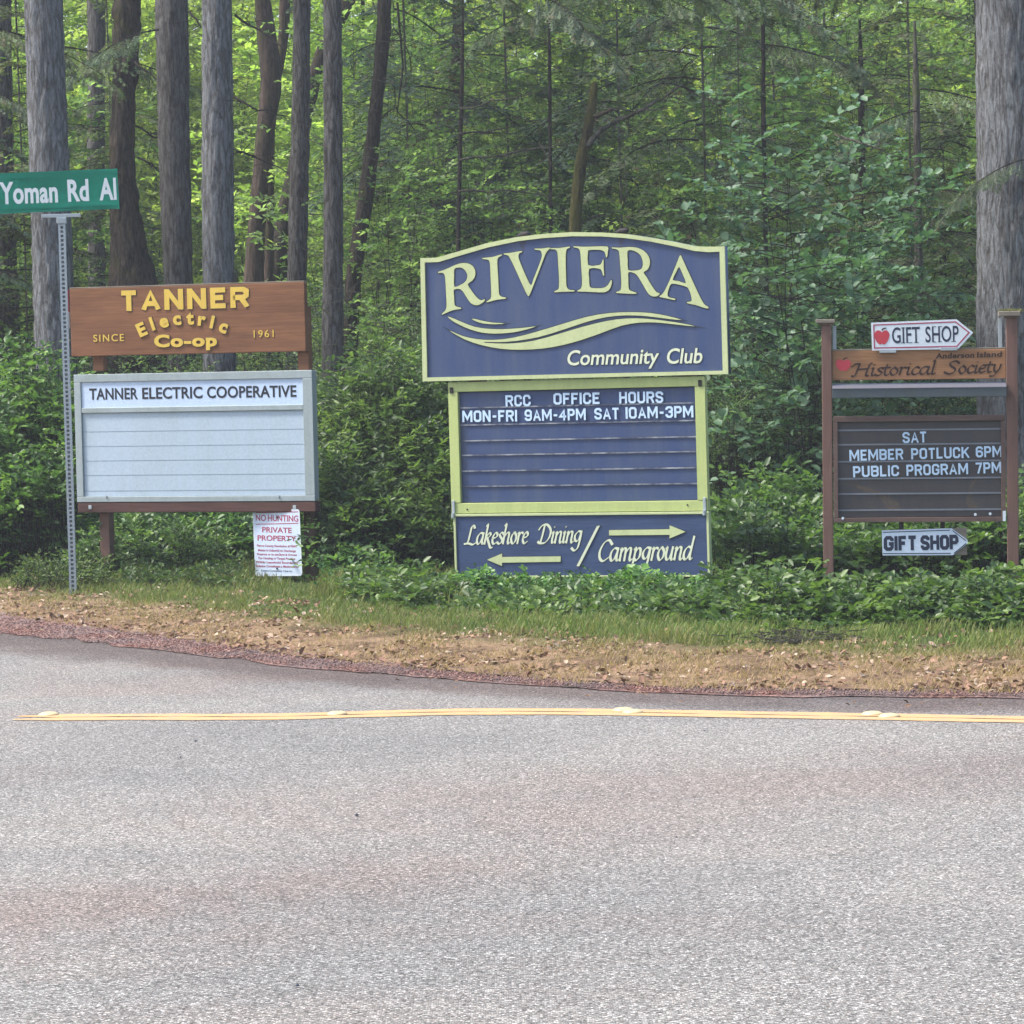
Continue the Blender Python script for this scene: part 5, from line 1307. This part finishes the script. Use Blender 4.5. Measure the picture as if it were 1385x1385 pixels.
for j, (px, Y, s_, lab) in enumerate(((1085, 27.6, 1.18, 'tall blue-green oval-leaved shrub between the arched board and the GIFT SHOP arrow'), (1165, 28.6, 1.05, 'blue-green oval-leaved shrub behind the left post of the historical sign'),
                                      (1020, 29, .72, 'small blue-green shrub beside the right edge of the blue sign'), (1250, 28.5, .62, 'low blue-green shrub behind the historical sign'),
                                      (820, 33, .85, 'oval-leaved shrub peeping over the top of the arched board'), (700, 34.5, .82, 'light-leaved shrub left of the broken trunk above the arched board'))):
    c, b_ = bl_blue[j % 2]
    place_plant('oval_leaved_shrub', lab, 'shrub', 'oval leaved shrubs', px, Y, [('stems', b_), ('crown', c)], j * 1.3, s_)

# ------------------------------------------------------------------ thickets (stuff)
def thicket(name, label, px0, px1, Ya, Yb, hfun, n, leaf, mat, k=7, tl=.26, quad=True, age=.2, top_bias=.5, stems=True, rise=1.1):
    """twigs through a mounded volume; hfun(px, f) gives height, f = depth fraction front to back"""
    px = rng.uniform(px0, px1, n); f = rng.uniform(0, 1, n) ** 1.0
    ya = Ya(px) if callable(Ya) else Ya; yb = Yb(px) if callable(Yb) else Yb
    Y = ya + (yb - ya) * f
    X = (px - CX) / F * Y
    h = hfun(px, f) * (1 + .22 * np.sin(X * 3.1 + 1) * np.cos(Y * 2.2) + .15 * np.sin(X * 7.7 + Y * 5))
    u = 1 - rng.uniform(0, 1, n) ** (1 / (1 - top_bias * .7)) * 1.0
    u = np.where(rng.uniform(0, 1, n) < top_bias, rng.uniform(.7, 1.05, n), rng.uniform(.05, .9, n))
    g0 = gz(X, Y)
    B_ = np.stack([X, Y, g0 + h * u - .04], -1)
    a = rng.uniform(0, 6.28, n)
    D_ = unit(np.stack([np.cos(a), np.sin(a) - .45, rng.uniform(.0, rise, n)], -1))
    L_ = tl * rng.uniform(.5, 1.2, n)
    V_, F_, A_ = leaves_on(B_, D_, L_, k, leaf[0], leaf[1], quad, age_p=age)
    m = M[mat]
    o = link(name, fast_mesh(name, V_, [F_], A_), None, m); tag(o, label, None, None, 'stuff')
    if stems:
        q = rng.choice(n, n // 2, replace=False)
        bot = B_[q].copy(); bot[:, 2] = g0[q]; bot[:, 0] += rng.normal(0, .06, len(q)); bot[:, 1] += rng.normal(0, .06, len(q))
        sv, sf_, sa = sticks(np.concatenate([bot, B_]), np.concatenate([B_[q], B_ + D_ * L_[:, None]]), np.concatenate([np.full(len(q), .004), np.full(n, .002)]))
        o = link(name + '_stems', fast_mesh(name + '_stems', sv, [sf_], sa), None, DT); tag(o, 'thin dark stems inside the ' + label, None, None, 'stuff')

itp = lambda xs_, ys_: (lambda p: np.interp(p, xs_, ys_))
front = itp([430, 560, 700, 900, 1000, 1100, 1250, 1450], [23.4, 22.0, 21.6, 20.9, 20.3, 19.8, 19.6, 19.5])
thicket('salal_thicket', 'low salal with glossy oval leaves along the foot of the signs', 470, 1850, front, lambda p: np.minimum(front(p) + 2.0, np.interp(p, [600, 960, 1010, 1100, 1400], [24.2, 23.4, 23.6, 23.0, 22.9])),
        lambda p, f: np.interp(f, [0, .2, .7, 1], [.05, .12, .12, .10]) * np.interp(p, [470, 600, 620, 950, 1010, 1450], [1.3, 1, .75, .75, 1.5, 1.45]) * (1 + .45 * np.sin(p * .05) * np.sin(p * .013 + f * 6)) * np.clip(rng.lognormal(-.15, .38, len(p)), .4, np.where((p > 600) & (p < 965), 1.1, np.where(p > 1120, 1.25, 1.7))), 8400, (.056, .032), 'salal', 7, .13, True, .3, .6, rise=.6)
thicket('salal_thicket', 'salal banked behind the historical sign and beside the blue sign', 965, 1950, 24.0, 26.5,
        lambda p, f: np.interp(f, [0, 1], [.30, .55]) * np.interp(p, [965, 1010, 1060, 1110, 1400], [.9, 1.15, 1.05, .9, .9]), 4600, (.068, .038), 'salal', 7, .24, True, .25, .6)
thicket('shrub_thicket', 'leafy green thicket left of the Tanner cabinet', -420, 112, 27.2, 30,
        lambda p, f: np.interp(f, [0, .4, 1], [.75, 1.25, 1.5]), 7300, (.062, .035), 'salal', 7, .24, True, .4, .5)
thicket('shrub_thicket', 'weedy green plants in shade below the Tanner cabinet', 90, 450, 27.2, 29.5,
        lambda p, f: np.interp(f, [0, .4, 1], [.26, .50, .75]), 3000, (.058, .030), 'rhodo', 7, .22, True, .28, .55)
thicket('shrub_thicket', 'glossy rhododendron-like thicket between the brown board and the blue sign', 428, 625, 25.6, 28.5,
        lambda p, f: np.interp(f, [0, .35, 1], [.55, 1.15, 1.5]) * np.interp(p, [428, 470, 560, 625], [.75, 1.0, 1.02, .9]), 3600, (.065, .026), 'rhodo', 8, .24, True, .42, .5)
thicket('huckleberry_thicket', 'dark fine-leaved huckleberry behind the blue sign', 560, 1130, 27.5, 31.5,
        lambda p, f: np.interp(f, [0, 1], [1.0, 1.9]), 7500, (.036, .020), 'fine_leaf', 9, .26, False, .12, .45)
thicket('huckleberry_thicket', 'dark fine-leaved huckleberry behind the historical sign', 1100, 2000, 28.0, 31.5,
        lambda p, f: np.interp(f, [0, 1], [.9, 1.75]), 11500, (.036, .020), 'fine_leaf', 9, .26, False, .16, .45)
thicket('huckleberry_thicket', 'fine-leaved undergrowth around the feet of the left firs', -500, 600, 30.2, 35,
        lambda p, f: np.interp(f, [0, 1], [1.0, 1.7]), 11800, (.045, .024), 'fine_leaf', 8, .28, False, .22, .45)
thicket('far_foliage', 'far green foliage closing off the wood', -700, 2000, 66, 74,
        lambda p, f: 12 + 0 * p, 20000, (.15, .10), 'maple', 8, .6, False, .2, .1, False)
for wa, wb in ((-800, -130), (1500, 2250)):
    thicket('wood_edge_foliage', 'mass of mid green foliage where the wood goes on beyond the frame', wa, wb, 33, 38, lambda p, f: 5.5 + 0 * p, 7000, (.085, .055), 'mid_leaf', 8, .4, False, .2, .1)
# canopy above the wood
thicket('salal_thicket', 'bright trailing leaves creeping over the bottom edge of the direction board', 612, 965, 22.9, 23.55,
        lambda p, f: .12 + .035 * np.sin(p * .09) + .03 * np.sin(p * .031), 260, (.055, .032), 'salal', 6, .11, True, .6, .8, rise=.6)

# ------------------------------------------------------------------ grass, straw, litter
def blades(name, label, n, px0, px1, t0, t1, hlo, hhi, w, greenf, lie, mat='grass', pw=1.0):
    px = rng.uniform(px0, px1, n); X = (px - CX) / F * 21; t = t0 + (t1 - t0) * rng.uniform(0, 1, n) ** pw
    Y = edge_y(X) + t; X = (px - CX) / F * Y; Y = edge_y(X) + t
    cl = np.array([mnoise.noise(Vector((a * 3, b_ * 3, 5))) for a, b_ in zip(X, Y)])
    keep = rng.uniform(0, 1, n) < np.clip(.62 + cl * 1.5, .08, 1)
    X, Y, t, cl, px = X[keep], Y[keep], t[keep], cl[keep], px[keep]; n = len(X)
    h = rng.uniform(hlo, hhi, n) * (1 + .5 * cl); h = np.where((px > 330) & (px < 425) & (Y < 25.8), h * .45, h); a = rng.uniform(0, 6.28, n)
    b0 = np.stack([X, Y, gz(X, Y) - .004 + .01 * rng.uniform(0, 1, n)], -1)
    ld = rng.uniform(.3, 1, n) * lie
    tip = b0 + np.stack([np.cos(a) * ld * h, np.sin(a) * ld * h, h * np.sqrt(np.clip(1 - ld ** 2 * .95, .02, 1))], -1)
    mid = b0 * .45 + tip * .55; mid[:, 2] += h * .12
    sd = np.stack([-np.sin(a + .7), np.cos(a + .7), 0 * a], -1) * w
    V_ = np.stack([b0 - sd, b0 + sd, mid + sd * .8, mid - sd * .8, tip], 1).reshape(-1, 3)
    i5 = np.arange(n)[:, None] * 5
    gr = np.clip(greenf(px, t) + rng.normal(0, .16, n) - .25 * cl, 0, 1)
    A_ = np.repeat(np.stack([rng.uniform(0, 1, n), rng.uniform(0, 1, n) * .5, 1 - gr], -1), 5, 0)
    o = link(name, fast_mesh(name, V_, [i5 + np.array((0, 1, 2, 3)), i5 + np.array((3, 2, 4))], A_), None, M[mat]); tag(o, label, None, None, 'stuff')
grn = lambda p, t: sm(1.2, 3.4, t + np.interp(p, [0, 300, 700, 1385], [1.6, .9, .75, .9]))
blades('dry_grass', 'short straw coloured dry grass along the road edge', 90000, -420, 1850, -.22, 3.6, .012, .045, .0022, grn, .98, pw=.8)
blades('green_grass', 'green grass growing under the signs', 60000, -420, 1850, 1.9, 4.6, .02, .075, .0028, lambda p, t: grn(p, t) * .9 + .12, .75)
blades('green_grass', 'taller green grass around the post and below the Tanner cabinet', 36000, -420, 640, 3.6, 8.5, .05, .15, .0035, lambda p, t: .95 + 0 * t, .6)
blades('green_grass', 'grass tufts in front of the salal', 7500, 620, 1850, 2.2, 3.3, .03, .08, .003, lambda p, t: .92 + 0 * t, .6)
thicket('weeds', 'leafy weeds hiding the feet of the Tanner sign posts', 95, 300, 26.35, 27.6, lambda p, f: .26 + .08 * np.sin(p * .11), 800, (.045, .026), 'rhodo', 7, .18, True, .45, .55)
thicket('weeds', 'leafy weeds beside the right post of the Tanner sign', 428, 520, 25.4, 27.2, lambda p, f: .26 + .08 * np.sin(p * .11), 700, (.045, .026), 'rhodo', 7, .18, True, .45, .55)
# young bright weeds around the pole foot
thicket('weeds', 'small bright yellow-green weeds around the foot of the street sign post', 20, 140, 25.4, 26.4, lambda p, f: .16 + .06 * np.sin(p * .2), 260, (.032, .014), 'fern', 10, .16, False, .9, .7)
for wa, wb, wn in ((140, 330, 430), (425, 1000, 900)): thicket('weeds', 'small leafy weeds in the grass under the signs', wa, wb, lambda p: np.interp(p, [140, 500, 1000], [25.6, 23.4, 21.2]), lambda p: np.interp(p, [140, 500, 1000], [27.4, 25, 22.2]), lambda p, f: .10 + .05 * f, wn, (.04, .022), 'fern', 6, .12, False, .3, .7)

def litter(name, label, n, t0, t1, size, mat='litter', px0=-220, px1=1450, pale=.18, z=.006):
    px = rng.uniform(px0, px1, n); X = (px - CX) / F * 20; t = rng.uniform(t0, t1, n); Y = edge_y(X) + t
    cl = np.array([mnoise.noise(Vector((a * 1.6, b_ * 4, 9))) for a, b_ in zip(X, Y)])
    keep = rng.uniform(0, 1, n) < np.clip(.45 + cl * 2.2, .03, 1); X, Y = X[keep], Y[keep]; n = len(X)
    B_ = np.stack([X, Y, np.where(Y > edge_y(X), gz(X, Y), .006) + z], -1); a = rng.uniform(0, 6.28, n)
    D_ = np.stack([np.cos(a), np.sin(a), rng.uniform(-.05, .25, n)], -1)
    V_, F_, A_ = leaves_on(B_, unit(D_), np.full(n, .01), 1, size[0], size[1], True, up=.85, age_p=pale)
    o = link(name, fast_mesh(name, V_, [F_], A_), None, M[mat]); tag(o, label, None, None, 'stuff')
litter('leaf_litter', 'dead brown leaves scattered over the dry verge', 13000, .1, 3.4, (.034, .020), pale=.2)
litter('leaf_litter', 'dark red-brown bits of bark and leaf along the asphalt edge', 1300, -.10, .16, (.045, .022), pale=.10)
litter('leaf_litter', 'brown scraps lying on the red gravel', 160, -.9, 0, (.035, .014), pale=.12)

# pebbles on shoulder and road
def pebbles(name, label, n, pts, rlo, rhi, mat):
    V_, F_ = [], []; base = np.array([(1, 0, 0), (0, 1, 0), (-1, 0, 0), (0, -1, 0), (0, 0, .8), (0, 0, -.4)], float)
    fa = np.array([(0, 1, 4), (1, 2, 4), (2, 3, 4), (3, 0, 4), (1, 0, 5), (2, 1, 5), (3, 2, 5), (0, 3, 5)])
    r = rng.uniform(rlo, rhi, (n, 1, 1)); a = rng.uniform(0, 6.28, n)
    b_ = base[None] * rng.uniform(.6, 1.3, (n, 6, 1)) * r
    c, s = np.cos(a)[:, None], np.sin(a)[:, None]
    Vx = b_[..., 0] * c - b_[..., 1] * s; Vy = b_[..., 0] * s + b_[..., 1] * c
    V_ = np.stack([Vx + pts[:, None, 0], Vy + pts[:, None, 1], b_[..., 2] + pts[:, None, 2]], -1).reshape(-1, 3)
    F_ = (np.arange(n)[:, None, None] * 6 + fa[None]).reshape(-1, 3)
    o = link(name, fast_mesh(name, V_, [F_]), None, M[mat]); tag(o, label, None, None, 'stuff')
n = 11000; px = rng.uniform(-260, 1450, n); X = (px - CX) / F * 20; u = rng.uniform(-.05, 1.15, n); Y = edge_y(X) - u * cw(X)
pebbles('cinder_gravel', 'red-brown cinder gravel spilled along the road edge', n, np.stack([X, Y, .008 + 0 * X], -1), .003, .009, 'cinder')
n = 7; px = rng.uniform(0, 1385, n); Y = rng.uniform(9, 15.5, n); X = (px - CX) / F * Y
pebbles('road_crumbs', 'dark crumbs lying on the asphalt', n, np.stack([X, Y, .001 + 0 * X], -1), .004, .009, 'outline')

# twig heap on the verge
hp = on_ground(1088, 880)
n = 200; a = rng.normal(0, .5, n); B_ = np.stack([hp.x + rng.normal(0, .13, n), hp.y + rng.normal(0, .16, n), (gz(hp.x, hp.y) + .01 + rng.uniform(0, .05, n))], -1)
E_ = B_ + np.stack([np.cos(a), np.sin(a) * .8, rng.normal(0, .18, n)], -1) * rng.uniform(.03, .12, (n, 1)) * rng.choice([-1, 1], (n, 1))
sv, sf_, sa = sticks(B_, E_, .004)
tag(link('twig_heap', fast_mesh('twig_heap', sv, [sf_], sa), None, GT), 'small heap of dead twigs on the verge below the brown left post', None, None, 'stuff')

# moss on the right cap of the historical sign
_cap = at(1366, 424, 22.95)
for q in range(2):
    B_ = np.array([_cap.x, _cap.y, _cap.z + .004]) + np.stack([rng.uniform(-.075, .075, 160), rng.uniform(-.055, .055, 160), rng.uniform(0, .012, 160)], -1)
    a = rng.uniform(0, 6.28, 160); D_ = unit(np.stack([np.cos(a), np.sin(a), rng.uniform(.2, 1.4, 160)], -1))
    V_, F_, A_ = leaves_on(B_, D_, np.full(160, .02), 4, .014, .006, False)
    if q == 0: tag(link('moss', fast_mesh('moss', V_, [F_], A_), None, M['moss']), 'pale moss and lichen growing on the cap of the right brown post', None, None, 'stuff')

# near boughs that hang into view from the tall trees
def bough(L, seed, droop):
    g = np.random.default_rng(seed); ns = 14; tt = np.linspace(0, 1, ns + 1)
    path = np.stack([L * tt, .12 * L * np.sin(tt * 5 + seed) * tt, -.10 * L * tt - droop * L * tt ** 2], -1)
    P0s, P1s, ag, dd, S0, S1, SR = [], [], [], [], [path[:-1]], [path[1:]], [np.linspace(.014, .004, ns)]
    m = int(34 * L); f = np.sort(g.uniform(.05, 1, m)); sg = np.where(np.arange(m) % 2 == 0, 1., -1.)
    b = np.stack([np.interp(f, tt, path[:, k]) for k in range(3)], -1)
    l2 = (.42 * (1.1 - f) + .08) * g.uniform(.6, 1.25, m)
    d2 = unit(np.stack([g.uniform(.3, .9, m), sg * g.uniform(.5, 1, m), -g.uniform(.25, 1.3, m)], -1)); e = b + d2 * l2[:, None]
    S0.append(b); S1.append(e); SR.append(np.full(m, .003))
    for q in range(6):
        ff = (q + .5) / 6; bb = b + (e - b) * ff
        for sgn in (1, -1):
            d3 = unit(d2 * .7 + np.cross(d2, [0, 0, 1.]) * sgn * .7 + np.array([0, 0, -.55]) + g.normal(0, .12, (m, 3))); ee = bb + d3 * (.13 * (1.2 - ff) * g.uniform(.6, 1.3, m))[:, None]
            P0s.append(bb); P1s.append(ee); ag.append((g.uniform(0, 1, m) < .15) * g.uniform(.2, .8, m)); dd.append((g.uniform(0, 1, m) < .14) * g.uniform(.4, 1, m))
    P0s.append(b); P1s.append(e); ag.append(np.zeros(m)); dd.append(np.zeros(m))
    V_, F_, A_ = needles_on(np.concatenate(P0s), np.concatenate(P1s), 6, .022, .011, np.concatenate(ag), np.concatenate(dd))
    nd = fast_mesh('needles', V_, [F_], A_); nd.materials.append(M['needles'] if seed % 2 else M['needles_dark'])
    sv, sf_, sa = sticks(np.concatenate(S0), np.concatenate(S1), np.concatenate(SR)); st = fast_mesh('twigs', sv, [sf_], sa); st.materials.append(DT)
    return st, nd
_bg = [bough(1.5, 201, .35), bough(1.2, 202, .55), bough(1.7, 203, .25)]
for q, (px, py, Y, v, rz, s_, lab) in enumerate(((520, -60, 31, 0, -25, 1.0, 'drooping fir bough in the top edge right of the straight dark fir'), (640, -75, 30.5, 2, -8, 1.1, 'long drooping bough at the top edge above the letters RIV'),
        (700, -10, 30, 1, -40, .95, 'brownish drooping bough above the middle of the arched board'), (780, -70, 31, 0, 12, 1.15, 'drooping bough at the top edge above the broken trunk'), (905, -40, 30.5, 2, 188, 1.0, 'bough sweeping left at the top edge above the long mossy limb'),
        (930, -50, 30, 1, 10, 1.2, 'dark drooping bough at the top edge right of the arched board'), (1030, 60, 31, 0, -20, .8, 'bough hanging off the thin dark sapling right of the arched board'), (1240, 150, 29.6, 1, -160, .75, 'bough reaching left from the grey sapling'),
        (1245, 120, 29.6, 0, -10, .8, 'bough reaching right from the grey sapling towards the big fir'), (1390, 215, 27, 1, 200, .6, 'pale green bough tip hanging in front of the big right fir'), (1240, 250, 29.5, 2, 15, .6, 'lower bough right of the grey sapling'),
        (60, 60, 35, 2, 8, 1.0, 'bough hanging between the stout fir and the mossy tree near the top'), (215, 40, 33.6, 1, 195, .9, 'bough hanging across the mossy trunk'), (-50, 30, 32, 0, 10, .9, 'bough hanging at the top left edge left of the stout fir'),
        (-60, 110, 32, 1, 5, .8, 'bough hanging at the left edge above the street sign'), (1120, -50, 33, 2, 190, 1.1, 'bough sweeping left at the top edge over the oval-leaved shrub'), (1190, -40, 32, 0, 170, 1.0, 'bough at the top edge left of the big right fir'))):
    p = at(px, py, Y); st, nd = _bg[v]
    r_ = empty('fir_bough', p, (0, 0, rad(rz))); r_.scale = (s_,) * 3; tag(r_, lab, 'branch', 'boughs hanging into view')
    link('twigs', st, r_); link('needles', nd, r_)

def dead_twigs(label, n, px0, px1, Y0, Y1, z0, z1, L0, L1, mat):
    px = rng.uniform(px0, px1, n); Y = rng.uniform(Y0, Y1, n); X = (px - CX) / F * Y
    P0 = np.stack([X, Y, gz(X, Y) + rng.uniform(z0, z1, n)], -1); a = rng.uniform(0, 6.28, n)
    D_ = unit(np.stack([np.cos(a), np.sin(a) * .6, rng.normal(.05, .45, n)], -1)); L_ = rng.uniform(L0, L1, (n, 1))
    P1 = P0 + D_ * L_; P2 = P1 + unit(D_ + rng.normal(0, .45, (n, 3))) * L_ * .7
    P3 = P1 + unit(D_ + rng.normal(0, .8, (n, 3))) * L_ * .5
    sv, sf_, sa = sticks(np.concatenate([P0, P1, P1]), np.concatenate([P1, P2, P3]), np.concatenate([np.full(n, .0045), np.full(n, .003), np.full(n, .0025)]))
    tag(link('dead_twigs', fast_mesh('dead_twigs', sv, [sf_], sa), None, mat), label, None, None, 'stuff')
dead_twigs('pale dead twigs tangled in the undergrowth behind the signs', 420, 430, 1420, 27, 33, .2, 2.1, .1, .4, GT)
dead_twigs('pale dead twigs hanging among the boughs high in the wood', 420, 430, 1330, 30, 36, 1.8, 5.2, .15, .55, GT)
# bare twigs and dead branches in the shade
def limb(name, label, pts, Y, r0, r1, mat, side=10, group='bare branches', leafy=False):
    P = [at(x, y, Y) for x, y in pts]; P = [p + Vector((0, rng.uniform(-.15, .15), 0)) for p in P]
    o0 = P[0].copy()
    mb = MB(); n = len(P)
    Pf = []
    for i in range(n - 1):
        for q in range(3): Pf.append(P[i].lerp(P[i + 1], q / 3) + Vector((0, 0, rng.normal(0, .008))))
    Pf.append(P[-1])
    rr_ = np.linspace(r0, r1, len(Pf))
    mb.tube([p - o0 for p in Pf], list(rr_), 6)
    for k in range(side):
        i = rng.integers(1, len(Pf) - 1); d = Vector((rng.normal(0, .5), rng.normal(0, .4), rng.normal(-.05, .35))); L = rng.uniform(.12, .5)
        b0 = Pf[i] - o0; m1 = b0 + d * L * .5 + Vector((0, 0, rng.normal(0, .03))); mb.tube([b0, m1, b0 + d * L], [rr_[i] * .4, rr_[i] * .3, .002], 4)
    o = mb.build(name, mat, None, 0, True); o.data.transform(Matrix()); o.location = o0
    tag(o, label, 'branch', group)
limb('mossy_limb', 'short orange-brown mossy limb jutting right from the broken trunk', [(800, 158), (815, 153), (830, 150)], 30.45, .022, .010, M['red_bark'], 0)
limb('mossy_limb', 'long pale mossy limb slanting up to the right from the broken trunk', [(796, 200), (812, 175), (840, 160), (870, 150), (895, 132), (922, 116)], 30.4, .026, .009, GT, 12)
BRL = [([(622, 148), (665, 138), (700, 132), (735, 126)], 'bare grey branch reaching right, highest on the thin sapling'), ([(622, 182), (660, 178), (700, 166)], 'bare grey branch reaching right, second on the thin sapling'),
       ([(622, 215), (680, 208), (730, 198), (765, 195)], 'long bare branch reaching right at mid height of the thin sapling'), ([(620, 260), (680, 258), (760, 266)], 'lowest long bare branch right of the thin sapling'),
       ([(316, 18), (350, 40), (395, 75)], 'dark drooping branch right of the light grey fir near the top'), ([(316, 132), (350, 150), (390, 158)], 'dark branch right of the light grey fir at sign height'),
       ([(318, 205), (345, 212), (392, 236)], 'dark drooping branch right of the light grey fir lower down'), ([(182, 85), (205, 100), (218, 112)], 'short dark branch between the mossy trunk and the fir'),
       ([(183, 170), (205, 182), (222, 190)], 'dark twig between the mossy trunk and the fir lower down'), ([(185, 212), (205, 222), (224, 240)], 'lowest dark twig between the mossy trunk and the fir'),
       ([(255, 15), (270, 35), (278, 40)], 'dark twig between the two straight firs'), ([(1130, 180), (1165, 195), (1195, 205)], 'pale bare twig in front of the oval-leaved shrub'),
       ([(1240, 278), (1280, 282), (1318, 290)], 'pale bare branch right of the grey sapling'), ([(945, 65), (980, 62), (1010, 58)], 'pale bare branch high above the right of the arched board'),
       ([(1250, 395), (1262, 408), (1285, 425)], 'pale twig just above the GIFT SHOP arrow board'), ([(538, 5), (545, 90), (537, 150), (560, 175)], 'hanging dark vine-like branch right of the leaning trunk')]
for i_, (pts, lab) in enumerate(BRL):
    limb('bare_branch', lab, pts, [32.9, 32.9, 32.9, 32.9, 32.4, 32.4, 32.4, 34.5, 34.5, 34.5, 33.5, 27, 29.9, 33, 27.5, 33][i_], .012, .004, GT if i_ in (0, 1, 2, 3, 11, 12, 13, 14) else DT, 9)
